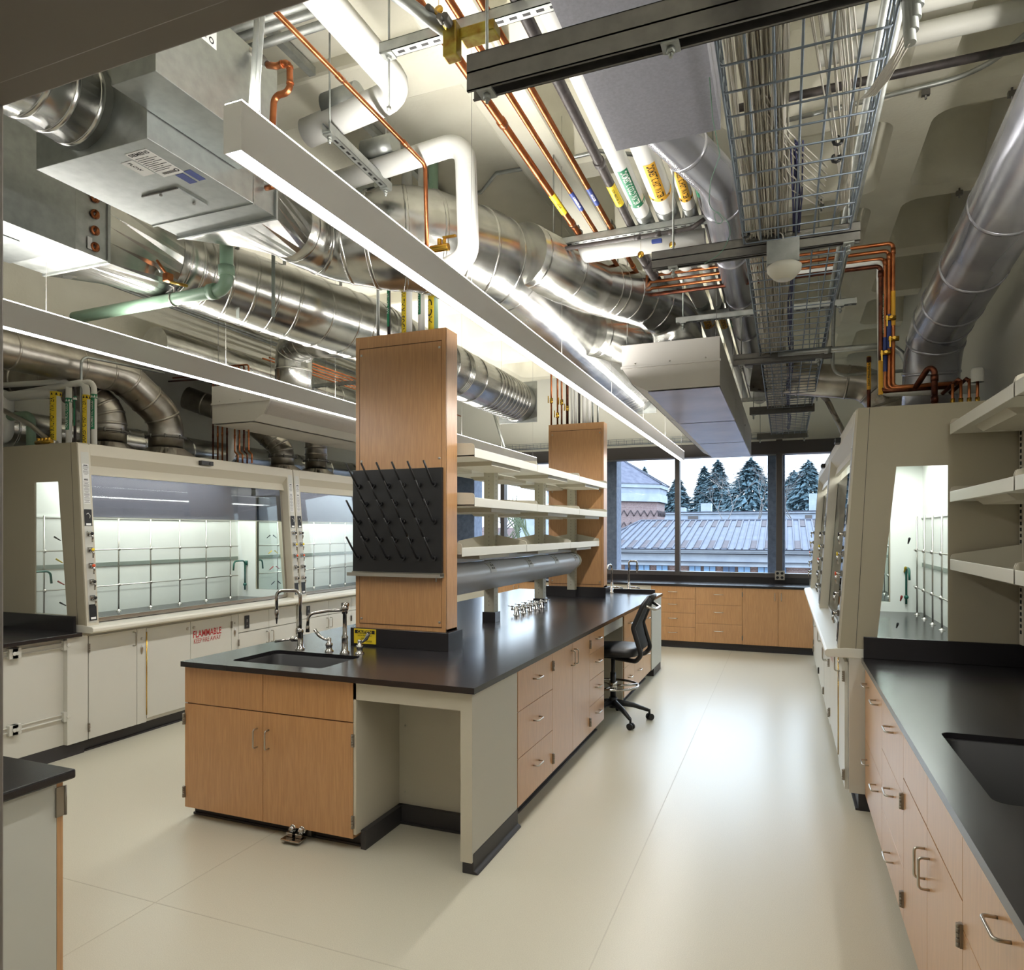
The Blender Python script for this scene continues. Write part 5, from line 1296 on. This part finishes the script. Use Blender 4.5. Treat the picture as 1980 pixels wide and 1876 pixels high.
rack('white pipe banded green DOMESTIC COLD WATER in the pipe rack', -.785, .045, 'insulation', 'labelgreen', 'DOMESTIC COLD WATER', .05, 'inkwhite', .4, .6, ring=True, y=3.68)
rack('thickest white pipe banded yellow DOMESTIC HOT WATER in the pipe rack', -.65, .062, 'insulation', 'labelorange', 'DOMESTIC HOT WATER', .056, 'ink', .38, .5, ring=True, y=3.66)
rack('thinner white pipe banded yellow DOMESTIC HOT WATER in the pipe rack', -.515, .037, 'insulation', 'labelorange', 'DOMESTIC HOT WATER', .044, 'ink', .38, .7, ring=True, y=3.72)
rack('grey pipe banded green R.O. WATER, rightmost of the pipe rack', -.437, .017, 'blackpipe', 'labelgreen', 'R.O. WATER', .018, 'inkwhite', .22, 1.0, y=3.8)
for x, r_ in ((-.785, .047), (-.65, .064), (-.515, .039)):
    for y in (4.15, 5.95):
        m = MB(); m.tube([(x, y-.1, RZ+.045 if r_ == .047 else RZ+r_-.002), (x, y+.1, RZ+.045 if r_ == .047 else RZ+r_-.002)], r_+.001, 20); tag(ob('pipe_saddle', m, 'galv'), 'galvanized saddle on the %s white rack pipe at the %s trapeze' % ({.047: 'left', .064: 'middle', .039: 'right'}[r_], 'near' if y < 5 else 'far'), 'pipe saddle')
for x in (-1.196, -.988):
    m = MB(); m.tube([(x+.024*cos(q*pi/6), 4.15, RZ+.018+.024*sin(q*pi/6)) for q in range(12)], .004, 6, closed=True); m.box(x-.004, x+.004, 4.135, 4.165, RZ+.04, RZ+.065); tag(ob('pipe_clamp', m, 'steel_dark'), 'pipe clamp on the %s copper rack pipe' % ('leftmost' if x < -1.1 else 'third'), 'clamp')
pipe('white insulated pipe crossing below the pipe rack toward the supply duct', [(-1.45, 4.3, 3.44), (-.45, 4.3, 3.44)], .05, 'insulation', n=18)
pipe('thin black drain pipe crossing below the pipe rack with a blue valve', [(-1.42, 4.1, 3.415), (-.6, 4.1, 3.415), (-.5, 4.1, 3.42), (-.43, 4.06, 3.44)], .013, 'blackpipe', .02, coup=(.6, .72, .8))
p = at(1270, 466, y=4.09); m = MB(); m.box(p.x-.03, p.x+.03, p.y-.012, p.y+.012, p.z-.012, p.z+.01); tag(ob('pipe_valve', m, 'labelblue', None, .004), 'small blue valve handle below the pipe rack', 'valve')
for k, (px, py) in enumerate(((1300, 473), (1239, 492))):
    p = at(px, py, y=4.07); m = MB(); m.lathe((p.x, p.y, p.z), [(0, .001), (.019, .001), (.019, -.001), (0, -.001)], 16, 'y'); m.cyl((p.x, p.y, p.z+.019), (p.x, p.y, p.z+.06+.02*k), .001, 4)
    tag(ob('valve_tag', m, 'brass'), 'round brass tag hanging %s below the pipe rack' % ('at the blue valve' if k == 0 else 'beside the black stub'), 'tag')
t = thing('pipe', 'short capped black pipe stub hanging under the rack', 'pipe', (-.8, 4.4, 3.3))
m = MB(); m.tube([at(1236, 492, y=4.35), at(1262, 530, y=4.7)], .024, 12); m.tube([at(1250, 512, y=4.5), at(1265, 535, y=4.7)], .03, 12); ob('run', m, 'blackpipe', t)
# four copper crossing lines to the right-hand riser
cols4 = ['copper', 'copper', 'copper', 'copper_dark']
for i in range(4):
    y = 5.0; z = at(1725-i*9, 470+i*15 if i else 470, y=y).z; xr = at(1727-i*8, 480, y=y).x; zb = at(1740-i*10, 748+i*3, y=y).z
    x0 = -1.3 if i != 3 else -1.2
    xe = [1.0, .98, .96, .94][i]
    pipe('thin %s line crossing behind the tray and dropping to the right hood, %s of four' % ('dark' if i == 3 else 'copper', ['outermost', 'second', 'third', 'innermost'][i]),
         [(x0, y, z), (xr, y, z), (xr, y, zb), (xe, y, zb)], [.012, .012, .011, .014][i], cols4[i], .03, coup=(.62,), bands=[(((xr, y, z-.42-.1*i), (0, 0, 1), .013, (-.2, -1, 0), .22, 1.2, ['labelorange', 'labelblue', 'labelblue', 'labelorange'][i]), dict(txt=None))])
y = 5.02; pipe('white insulated riser banded green INDUSTRIAL COLD WATER beside the right hood', [(-.2, y, at(1690, 512, y=y).z), (at(1703, 500, y=y).x, y, at(1690, 507, y=y).z), (at(1706, 500, y=y).x, y, at(1710, 760, y=y).z), (1.1, y, at(1850, 755, y=y).z)], .026, 'insulation', .05, n=16,
     bands=[(((at(1706, 500, y=y).x, y, at(1706, 610, y=y).z), (0, 0, 1), .026, (-.15, -1, 0), .26, .9, 'labelgreen'), dict(txt='INDUSTRIAL COLD WATER', size=.026, tm='inkwhite'))])
pipe('dark pipe with yellow HIGH PRESSURE GAS band standing on the right hood', [(at(1680, 690, y=5.6).x, 5.6, at(1670, 690, y=5.6).z), (at(1680, 690, y=5.6).x, 5.6, 2.4)], .013, 'copper_dark', coup=(.05,), bands=[(((at(1680, 690, y=5.6).x, 5.6, at(1680, 722, y=5.6).z), (0, 0, 1), .013, (-.1, -1, 0), .24, 1.3, 'labelorange'), dict(txt='HIGH PRESSURE GAS', size=.02))])
for i in range(4):
    p = at(1842+i*16, 745, y=4.9); m = MB(); m.cyl((p.x, 4.9, 2.39), (p.x, 4.9, 2.56+.012*i), .0085, 8)
    t = thing('capped_copper_stub', 'copper stub with brass fitting on the right hood top, %s from the left' % ['first', 'second', 'third', 'fourth'][i], 'pipe', (p.x, 4.9, 2.39)); ob('tube', m, 'copper', t)
    m = MB(); m.cyl((p.x, 4.9, 2.4), (p.x, 4.9, 2.47), .013, 8); m.cyl((p.x, 4.9, 2.42), (p.x, 4.9, 2.44), .017, 6); ob('fitting', m, 'brass', t)
    if i == 3: m = MB(); m.lathe((p.x, 4.9, 2.56), [(.035, 0), (.035, .07), (.028, .085), (0, .09)], 16); ob('white_cap', m, 'insulation', t)
    elif i: m = MB(); m.tube([(p.x, 4.9, 2.57), (p.x-.01, 4.92, 2.59), (p.x-.08, 5.0, 2.52)], .012, 8); ob('dark_elbow', m, 'copper_dark', t)
p = at(1807, 715, y=4.95)
pipe('dark drain tee standing on the right hood top', [(p.x-.1, 5.0, p.z-.1), (p.x-.03, 4.97, p.z+.02), (p.x, 4.95, p.z), (p.x, 4.95, 2.39)], .018, 'copper_dark', .04, coup=(.5, .8))
for (px, py), lb in zip(((1722, 615), (1728, 655), (1712, 682)), ('upper', 'middle', 'lower')):
    p = at(px, py, y=4.97); m = MB(); m.cyl((p.x-.03, p.y, p.z), (p.x+.03, p.y, p.z), .016, 8); m.cyl((p.x, p.y-.03, p.z), (p.x, p.y, p.z), .01, 8); m.box(p.x-.028, p.x-.02, p.y-.035, p.y-.03, p.z-.06, p.z+.01); tag(ob('gas_cock', m, 'brass'), '%s brass valve on the copper risers by the right exhaust duct' % lb, 'valve')
# conduit with the big bend
pipe('thick silver conduit bending down onto the right fume hood', [(-.05, 5.45, at(1440, 690, y=5.45).z), (at(1745, 668, y=5.45).x+.02, 5.45, at(1720, 668, y=5.45).z), (at(1752, 700, y=5.45).x+.02, 5.45, 2.39)], .021, 'galv', .16, n=16, name='conduit', cat='conduit', coup=(.25,))
for i, dx in enumerate((0, .09)):
    x = .29+dx*.5; zt = 3.3
    pipe('grey conduit running along the rib line right of the cable tray, %s of the pair' % ('left' if i == 0 else 'right'), [(x, .7, zt), (x, 5.6, zt), (x+.03, 6.2, zt-.05)] + ([(x+.03, 6.3, 2.95), (1.2, 6.3, 2.95)] if i else [(x+.03, 9, zt-.05)]), .014, 'galv_dull', .1, name='conduit', cat='conduit')
pipe('curved grey conduit crossing the ribs at the upper right', [at(1500, 238, z=4.05), at(1850, 152, z=4.05), at(1920, 120, z=4.05), at(1990, 60, z=4.05)], .013, 'galv_dull', .3, name='conduit', cat='conduit')
pipe('black pipe crossing the ceiling at the upper right', [(-.25, 3.92, 3.95), (1.26, 3.92, 3.95)], .021, 'blackpipe')
for i, y in enumerate((3.42, 3.64)): pipe('grey-white plastic pipe crossing the upper right corner, %s' % ('upper one' if i == 0 else 'lower one'), [(.15, y, 3.95), (1.26, y, 3.95)], .046, 'panelgrey', n=18)
t = thing('conduit_stubs', 'bundle of open conduit ends feeding cables into the tray', 'conduit', (.45, 2.1, 3.5))
for i in range(4):
    p = at(1775-i*5, 12+i*24, y=1.95+.0*i); m = MB(); m.tube([p+V((.0, 0, 0)), p+V((-.01, .02, .25)), p+V((0, .02, .6))], .014, 10); ob('conduit_end', m, 'galv_dull', t)
    p2 = at(1668, 190, y=2.35)
    m = MB()
    for q in range(4):
        o_ = V((.006*q-.01, 0, .004*q)); m.tube([p+o_*.3, p.lerp(p2, .4)+V((.02-.008*q, .0, -.03))+o_*2, p.lerp(p2, .8)+V((.012-.006*q, 0, -.02)), p2+o_*.5], .0022, 5)
    ob('cable_tail', m, 'cable', t)
# ---- grey box, main exhaust
m = MB(); m.box(-.66, -.238, 1.55, 2.86, 3.26, 3.5); tag(ob('equipment_box', m, 'greypanel', None, .002), 'flat grey box underside beside the cable tray at top right', 'box')
duct('polished exhaust main running along the left side of the cable tray', [(-.62, 2.5, 3.56), (-.6, 2.9, 3.5), (-.315, 3.6, 3.43), (-.315, 9.6, 3.43)], .1, .4, (.06, .12, .2, .3, .42, .55, .7, .85), mt='pvcclear')
duct('big shiny exhaust duct rising at the right edge of the photo', [(1.05, 1.6, 3.62), (1.0, 4.35, 3.2), (.94, 5.3, 3.0), (.93, 5.45, 2.8), (.93, 5.5, 2.4)], .172, .4, (.3, .55, .68, .77, .82, .87, .92), mt='pvcclear')
duct('stainless exhaust elbow from the far right hood passing behind the tray', [(.86, 7.2, 2.4), (.86, 7.2, 3.02), (.2, 7.2, 3.12), (-.3, 7.2, 3.2)], .155, .3, (.25, .35, .5, .75), mt='stainless')
duct('thin bent exhaust pipe near the far end of the tray', [at(1570, 745, y=8.6), at(1600, 775, y=8.6), at(1625, 825, y=8.6), at(1640, 860, y=8.6)], .03, .2, (), mt='stainless')
# ---- cable tray
def tray(label, pts, w, h, axis='y', pitch=.1, nb=7, mt='wirezinc', r=.0028):
    (x0, y0), (x1, y1), z = pts; m = MB()
    horiz = axis == 'x'
    def P(s, q, zz): return (s, q, zz) if horiz else (q, s, zz)
    a, b_ = (x0, x1) if horiz else (y0, y1); c = y0 if horiz else x0
    for i in range(nb): q = c-w/2+w*i/(nb-1); m.tube([P(a, q, z), P(b_, q, z)], r, 5)
    for zz in (z+h*.5, z+h):
        for q in (c-w/2, c+w/2): m.tube([P(a, q, zz), P(b_, q, zz)], r, 5)
    s = a
    while s <= b_:
        m.tube([P(s, c-w/2, z+h), P(s, c-w/2, z+.008), P(s, c-w/2+.008, z-.004), P(s, c+w/2-.008, z-.004), P(s, c+w/2, z+.008), P(s, c+w/2, z+h)], r, 5); s += pitch
    t = thing('cable_tray', label, 'cable tray', (V((x0, y0, z))+V((x1, y1, z)))/2)
    ob('wire_basket', m, mt, t); return t
TX = .045; TZ = 2.985
tray('long zinc wire basket cable tray running to the windows at upper right', ((TX, 1.0), (TX, 10.3), TZ), .44, .1, nb=7, r=.004, pitch=.13)
tray('narrow wire basket tray crossing above the windows', ((-5.6, 10.3), (.3, 10.3), 2.97), .16, .07, 'x', .12, 4)
rd = random.Random(4)
m = MB()
for i in range(100):
    x = TX-.205+.165*rd.random()**.8; z = TZ+.008+.06*rd.random(); y = .8; pts = []
    while y < 10.3:
        pts.append((x+rd.uniform(-.012, .012), y, z+rd.uniform(-.006, .006))); y += .42
    m.tube(pts, .003, 5)
for i in range(18):
    pts = [(TX-.06+.012*i-.05, 1.0, TZ+.06), (TX-.03+.006*i, 1.6, TZ+.03), (TX+.06+.006*i, 2.3, TZ+.02), (TX+.15+.002*i, 2.9, TZ+.02), (TX+.17+.001*i, 3.15, TZ+.03), (TX+.16, 3.4, TZ+.08)]; m.tube([(a+rd.uniform(-.01, .01), b_, c) for a, b_, c in pts], .0028, 5)
for i in range(8):
    pts = [(TX-.12, 2.2+.05*i, TZ+.02)] ; xx = TX-.12; pts += [(TX-.02+rd.uniform(-.02, .02), 2.5+.06*i, TZ+.018), (TX+.1, 2.8+.05*i, TZ+.02)]; m.tube(pts, .0025, 5)
tag(ob('cable_bundle', m, 'cable'), 'mass of off-white data cables lying in the wire tray', 'cables', kind='stuff')
m = MB()
for i in range(9):
    x = TX-.02+.02*rd.random(); pts = [(x+rd.uniform(-.015, .015)+.01*sin(k), 2.6+.45*k, TZ+.015+.03*rd.random()) for k in range(17)]; m.tube(pts, .003, 5)
tag(ob('cable_bundle', m, 'cable_blue'), 'dark blue cables lying along the middle of the wire tray', 'cables', kind='stuff')
for k, (px, py, y) in enumerate(((1447, 448, 3.27), (1625, 278, 2.6), (1622, 310, 2.72))):
    p = at(px-5, py, y=y); m = MB(); m.tube([(p.x+.014*cos(q*pi/4), p.y, TZ+.01+.014*sin(q*pi/4)) for q in range(8)], .006, 6, closed=True); tag(ob('cable_tie', m, 'blackplastic'), 'black hook-and-loop tie on the tray cables, %s' % ['by the sensor', 'upper one on the right', 'lower one on the right'][k], 'cable tie')
m = MB(); pts = [at(1372, 150, y=2.3), at(1378, 230, y=2.6), at(1392, 300, y=2.9), at(1374, 350, y=3.2), at(1370, 400, y=3.3), at(1392, 415, y=3.3), at(1400, 430, y=3.3), at(1385, 434, y=3.3), at(1378, 400, y=3.3), at(1420, 440, y=3.3), at(1395, 490, y=3.3), at(1362, 510, y=3.3)]
m.tube(arc(pts, .1, 4), .0018, 5); tag(ob('ground_wire', m, 'greenwire'), 'loose green ground wire dangling beside the cable tray', 'wire')
# ceiling sensor
p = at(1514, 505, y=3.37)
t = thing('occupancy_sensor', 'white dome occupancy sensor on a grey box under the cable tray', 'sensor', (p.x, 3.37, 2.85))
m = MB(); m.box(p.x-.068, p.x+.068, 3.3, 3.36, 2.86, 2.965); ob('junction_box', m, 'galv_dull', t, .002)
m = MB(); m.lathe((p.x+.005, 3.33, 2.79), [(0, 0), (.035, .001), (.05, .012), (.072, .04), (.074, .06), (.06, .07), (0, .07)], 28); ob('dome', m, 'shelfwhite', t)
m = MB(); m.lathe((p.x+.005, 3.33, 2.785), [(0, 0), (.025, .003), (.03, .008)], 16); ob('lens', m, 'sticker', t)
m = MB(); m.tube(arc([(p.x, 3.34, 2.965), (p.x, 3.32, 3.0), (p.x-.1, 3.3, 3.01), (p.x-.15, 3.28, 3.0)], .04), .0035, 6); ob('lead', m, 'cable', t)
# ---- green drain pipe upper left
yg = 3.0; a = at(438, 480, y=yg); b_ = at(436, 560, y=yg); c = at(145, 610, y=yg)
t = thing('pipe', 'pale green plastic drain pipe with elbow crossing above the left light', 'pipe', b_)
P_ = arc([(a.x, yg, 3.5), (a.x, yg, b_.z), (c.x, yg, b_.z-.02)], .07, 7); m = MB(); m.tube(P_, .036, 18); ob('run', m, 'greenpvc', t)
m = MB(); m.tube([(a.x, yg, b_.z+.075), (a.x, yg, b_.z+.13)], .044, 18); m.tube([(a.x-.075, yg, b_.z), (a.x-.12, yg, b_.z)], .044, 18); ob('socket_collar', m, 'greenpvc', t)
m = MB(); q = at(337, 585, y=yg); m.tube([(q.x, yg+.038*cos(i*pi/8), b_.z-.008+.038*sin(i*pi/8)) for i in range(16)], .004, 6, closed=True); m.cyl((q.x, yg, b_.z+.03), (q.x, yg, ZC), .005, 6); ob('clevis_hanger', m, 'nickel', t)
t = thing('sway_brace', 'diagonal pipe brace with copper-coloured clamp over the green drain pipe', 'brace', at(330, 540, y=2.85))
m = MB(); m.tube([at(225, 408, y=2.8), at(315, 525, y=2.85)], .016, 12); ob('brace_pipe', m, 'galv', t)
m = MB(); m.tube([at(303, 503, y=2.82), at(322, 530, y=2.84)], .009, 4); q = at(325, 538, y=2.85); m.box(q.x-.02, q.x+.02, q.y-.02, q.y+.02, q.z-.02, q.z+.025); ob('clamp', m, 'copper', t, .003)
m = MB(); m.tube([at(330, 545, y=2.85), at(362, 553, y=2.87)], .009, 4); ob('clamp_plate', m, 'zincyellow', t)
# ---- chase risers
def riser(label, px, y, z0, r, mt, z1=ZC+.3, bc=None, tx=None, sz=.03, tc='ink', zb=3.12, L_=.4, w=1.0, pz=None, off=-.25, group=None):
    x = at(px, 640, y=y).x if pz is None else at(px, pz, y=y).x
    bs = [(((x, y, zb), (0, 0, 1), r, (off, -1, 0), L_, w, bc), dict(txt=tx, size=sz, tm=tc))] if bc else []
    return pipe(label, [(x, y, z0), (x, y, z1)], r, mt, bands=bs, n=16, group=group)
yc = 3.935
riser('thin conduit rising from the near maple chase, leftmost', 731, yc, 2.9, .011, 'galv_dull')
riser('black riser with green R.O. WATER band on the near maple chase', 752, yc, 2.9, .0115, 'blackpipe', bc='labelgreen', tx='R.O. WATER', sz=.024, tc='inkwhite', zb=3.16, L_=.3)
riser('white riser banded yellow INDUSTRIAL HOT WATER on the near maple chase', 787, yc, 2.9, .034, 'insulation', bc='yellow', tx='INDUSTRIAL HOT WATER', sz=.064, zb=3.18, L_=.52, w=.8, off=-.45)
riser('white riser banded green INDUSTRIAL COLD WATER on the near maple chase', 815, yc, 2.9, .022, 'insulation', bc='labelgreen', tx='INDUSTRIAL COLD', sz=.032, tc='inkwhite', zb=3.2, L_=.28, w=.8, off=-.6)
riser('pale green riser banded yellow ACID VENT on the near maple chase', 838, yc, 2.9, .032, 'greenpvc', bc='yellow', tx='ACID VENT', sz=.066, zb=3.16, L_=.46, w=.95, off=-.35)
for i, (px, r_, mt, lb) in enumerate(((1066, .011, 'copper', 'copper'), (1078, .011, 'copper', 'copper'), (1086, .011, 'copper', 'copper'), (1097, .016, 'copper_dark', 'dark'), (1106, .014, 'insulation', 'white'), (1113, .02, 'insulation', 'white'), (1120, .013, 'blackpipe', 'black'), (1130, .025, 'insulation', 'white'), (1139, .022, 'insulation', 'white'), (1146, .011, 'galv_dull', 'grey'), (1156, .011, 'galv_dull', 'grey'))):
    riser('%s riser on the far maple chase, number %s from its left' % (lb, ['one', 'two', 'three', 'four', 'five', 'six', 'seven', 'eight', 'nine', 'ten', 'eleven'][i]), px, 7.7, 2.86, r_, mt, pz=800, group='risers on the far maple chase')
for (px, py), lb in zip(((1066, 775), (1078, 803), (1086, 778), (1097, 790)), ('first', 'second', 'third', 'dark fourth')):
    p = at(px, py, y=7.66); m = MB(); m.cyl((p.x, p.y, p.z-.03), (p.x, p.y, p.z+.03), .02, 8); m.box(p.x-.03, p.x-.02, p.y-.04, p.y-.03, p.z-.03, p.z+.05); tag(ob('gas_cock', m, 'brass'), 'brass valve on the %s riser from the left of the far maple chase' % lb, 'valve')
# ---- left side: pipes standing on the hoods
yl = 3.82
for (px, r_, mt, bc, tx, sz, tc, zb, L_, lb, bend_) in (
    (14, .05, 'insulation', None, None, 0, '', 0, 0, 'white insulated pipe at the far left edge turning back on itself', 'u'),
    (60, .035, 'greenpvc', None, None, 0, '', 0, 0, 'pale green drain riser on the left fume hood', 'l'),
    (108, .04, 'insulation', 'yellow', 'INDUSTRIAL HOT WATER', .058, 'ink', 2.54, .42, 'white riser banded yellow INDUSTRIAL HOT WATER on the left fume hood', 'l'),
    (133, .022, 'insulation', 'labelgreen', 'INDUSTRIAL COLD', .03, 'inkwhite', 2.58, .22, 'thin white riser with green band on the left fume hood', 'l'),
    (145, .01, 'blackpipe', 'labelgreen', None, 0, '', 2.6, .2, 'thin black riser with green band on the left fume hood', 's'),
    (157, .0105, 'galv', None, None, 0, '', 0, 0, 'bare steel conduit riser on the left fume hood', 's'),
    (167, .026, 'insulation', 'yellow', 'DOMESTIC HOT WATER', .05, 'ink', 2.52, .36, 'white riser banded yellow DOMESTIC HOT WATER on the left fume hood', 's'),
    (182, .021, 'insulation', 'labelgreen', 'DOMESTIC COLD', .026, 'inkwhite', 2.58, .24, 'white riser with green band right of the DOMESTIC HOT WATER one', 's')):
    x = at(px, 800, y=yl).x
    pts = [(x, yl, 2.3), (x, yl, 2.84), (x-.9, yl, 2.8)] if bend_ == 's' and px != 157 else [(x, yl, 2.3), (x, yl, 3.05), (x, 4.6, 3.08)] if bend_ == 's' else [(x, yl, 2.3), (x, yl, 2.62 if px == 60 else (2.78 if px == 108 else 2.86)), (x-1.0, yl, 2.62 if px == 60 else (2.8 if px == 108 else 2.9))]
    if bend_ == 'u': pts = [(x-.4, yl, 2.45), (x, yl, 2.45), (x, yl, 2.8), (x-.4, yl, 2.84)]
    pipe(lb, pts, r_, mt, .07, n=16, bands=[(((x, yl, zb), (0, 0, 1), r_, (.25, -1, 0), L_, .8, bc), dict(txt=tx, size=sz, tm=tc or 'ink', ring=(L_/2, L_/2+.035)))] if bc else ())
pipe('steel conduit sloping down to the left fume hood top', [at(0, 790, y=3.7), at(60, 822, y=3.72), at(95, 853, y=3.74), (at(95, 853, y=3.74).x+.06, 3.76, 2.36)], .02, 'nickel', .1, name='conduit', cat='conduit')
t = thing('gas_cock', 'brass fittings lying on the left fume hood top', 'valve', at(85, 856, y=3.7)); p = at(70, 858, y=3.68); m = MB(); m.cyl((p.x, p.y, 2.36), (p.x+.18, p.y, 2.365), .016, 8)
for k in range(4): m.cyl((p.x+.03+.04*k, p.y, 2.36), (p.x+.03+.04*k, p.y, 2.395), .013, 6)
ob('manifold', m, 'brass', t)
# exhaust ducts on the left hoods
def collar(label, x, y, pts, r, z=2.33, R=.2):
    t = thing('exhaust_duct', label, 'duct', (x, y, z))
    m = MB(); sq = [(x-.26, y-.24), (x+.26, y-.24), (x+.26, y+.24), (x-.26, y+.24)]
    o = len(m.v); n = 32
    for k in range(n): a = 2*pi*k/n; q = 1/max(abs(cos(a)), abs(sin(a))); m.v.append((x+cos(a)*q*.24, y+sin(a)*q*.22, z-.02))
    for k in range(n): a = 2*pi*k/n; m.v.append((x+cos(a)*(r+.01), y+sin(a)*(r+.01), z+.1))
    for k in range(n): j = (k+1) % n; m.f.append([o+k, o+j, o+n+j, o+n+k]); m.m.append(0); m.sm.append(False)
    ob('hood_transition', m, 'stainless', t)
    ob('run', ductmesh(pts, r, R, (.07, .12, .17, .22, .28, .4, .55, .75, .85), bead=.006), 'stainless', t)
    m = MB(); m.tube([(x+(r+.012)*cos(2*pi*k/24), y+(r+.012)*sin(2*pi*k/24), z+.2) for k in range(24)], .011, 8, closed=True)
    for k in range(8): a = 2*pi*k/8; m.cyl((x+(r+.02)*cos(a), y+(r+.02)*sin(a), z+.185), (x+(r+.02)*cos(a), y+(r+.02)*sin(a), z+.22), .008, 6)
    ob('flange', m, 'steel_dark', t); return t
collar('large stainless exhaust duct on the left hood sweeping to the left edge', -5.35, 4.78, [(-5.35, 4.78, 2.42), (-5.35, 4.78, 2.72), (-5.38, 4.35, 3.02), (-5.4, 3.0, 3.02), (-5.45, .8, 3.05)], .15, R=.3)
collar('stainless exhaust elbow left of the large one on the left hood', -5.5, 4.3, [(-5.5, 4.3, 2.42), (-5.5, 4.3, 2.72), (-5.75, 4.1, 2.95), (-6.5, 3.9, 2.97)], .15, R=.25)
collar('stainless exhaust duct on the second left hood leaning left', -5.45, 6.5, [(-5.45, 6.5, 2.42), (-5.45, 6.5, 2.62), (-5.75, 6.3, 2.95), (-6.4, 6.0, 3.2)], .13, R=.2)
collar('straight stainless exhaust duct on the second left hood under the ceiling unit', -5.4, 7.05, [(-5.4, 7.05, 2.42), (-5.4, 7.05, 2.9), (-5.7, 7.05, 3.2), (-6.4, 7.0, 3.25)], .13, R=.2)
# long left-wall services
m = MB(); m.box(XL, XL+.42, YF, YB-.1, 3.5, 4.15); o = struct('trim_6', m, 'concrete', .02)
for i, (x, z, r_) in enumerate(((-5.95, 4.0, .014), (-5.88, 4.0, .014), (-5.6, 4.03, .014), (-6.1, 3.42, .02), (-6.0, 3.4, .02))):
    pipe('conduit high along the left wall, number %s from above' % ['one', 'two', 'three', 'four', 'five'][i], [(x, .7, z), (x, 10.5, z)], r_, 'galv_dull' if i < 3 else 'steel_dark', name='conduit', cat='conduit', group='conduits along the left wall')
duct('long horizontal galvanized duct low behind the left hood exhausts', [(-6.25, .8, 2.55), (-6.25, 9.6, 2.55)], .165, .2, [i/14 for i in range(1, 14)])
duct('second galvanized duct above the left hoods near the back wall', [(-5.75, 5.0, 3.5), (-5.75, 10.2, 3.5)], .17, .2, [i/9 for i in range(1, 9)])
for i in range(8):
    px = 412+i*9+(12 if i > 3 else 0); y = 5.35; x = at(px, 860, y=y).x
    pts = [(x, y, 2.33), (x, y, 2.42), (x-.04, y, 2.45), (x-.04, y, 3.3), (x-.5, y, 3.32)] if i > 3 else [(x, y, 2.33), (x, y, 3.2+.03*i), (x-.6, y, 3.22+.03*i)]
    pipe('thin copper riser on the left hood under the ceiling unit, %s from the left' % ['first', 'second', 'third', 'fourth', 'fifth', 'sixth', 'seventh', 'eighth'][i], pts, .0085, 'copper' if i % 3 else 'copper_dark', .03, coup=(.2, .35), group='copper risers on the first left hood')
pipe('fat white insulated riser among the copper ones on the left hood', [(-6.2, 5.45, 2.36), (at(448, 870, y=5.45).x, 5.45, 2.4), (at(448, 870, y=5.45).x, 5.45, 3.2)], .045, 'insulation', .08, n=16)
for i in range(5): pipe('thin copper line running back near the left wall, number %s' % ['one', 'two', 'three', 'four', 'five'][i], [(-5.3+.09*i, 6.0, 3.55), (-5.3+.09*i, 10.2, 3.55)], .01, 'copper', group='copper lines behind the left ceiling unit')
strut('dark channel behind the drop duct near the left wall', (-5.6, 7.2), (-4.5, 7.2), 3.48, rods=(.05, 1.0))
strut('farther dark channel behind the drop duct near the left wall', (-5.6, 8.6), (-4.5, 8.6), 3.48, rods=(.05, 1.0))
pipe('long thin white pipe running along the ceiling beside the left supply duct', [(-2.3, 4.4, 3.75), (-2.3, 10.3, 3.75)], .03, 'insulation', n=14)
pipe('slim diagonal brace rod under the far end of the left supply duct', [at(955, 800, y=9.6), at(975, 865, y=9.6)], .02, 'galv_dull')
# ---- slab anchors and small ceiling hardware
for i, (px, py) in enumerate(((1790, 178), (1855, 372), (1588, 398), (1957, 180), (1118, 392), (662, 205), (720, 292))):
    if i > 4: continue
    p = at(px, py, z=ZC-.03); m = MB(); m.cyl((p.x, p.y, ZC-.07), (p.x, p.y, ZC+.02), .006, 6); m.box(p.x-.02, p.x+.02, p.y-.012, p.y+.012, ZC-.05, ZC-.02)
    tag(ob('slab_anchor', m, 'steel_dark'), 'small steel anchor stub under the concrete ribs, %s' % ['between the two upper right coffers', 'beside the big exhaust duct', 'behind the cable tray above the sensor channel', 'in the upper right corner', 'left of the pipe rack trapeze'][i], 'anchor')
m = MB(); m.tube([at(1236, 300, z=ZC-.03), at(1160, 292, z=ZC-.03), at(1020, 325, z=ZC-.03), at(960, 335, z=ZC-.03), at(930, 372, z=ZC-.03), at(900, 375, z=ZC-.03)], .013, 10)
tag(ob('conduit', m, 'galv'), 'silver conduit along the slab behind the copper rack pipes', 'conduit')
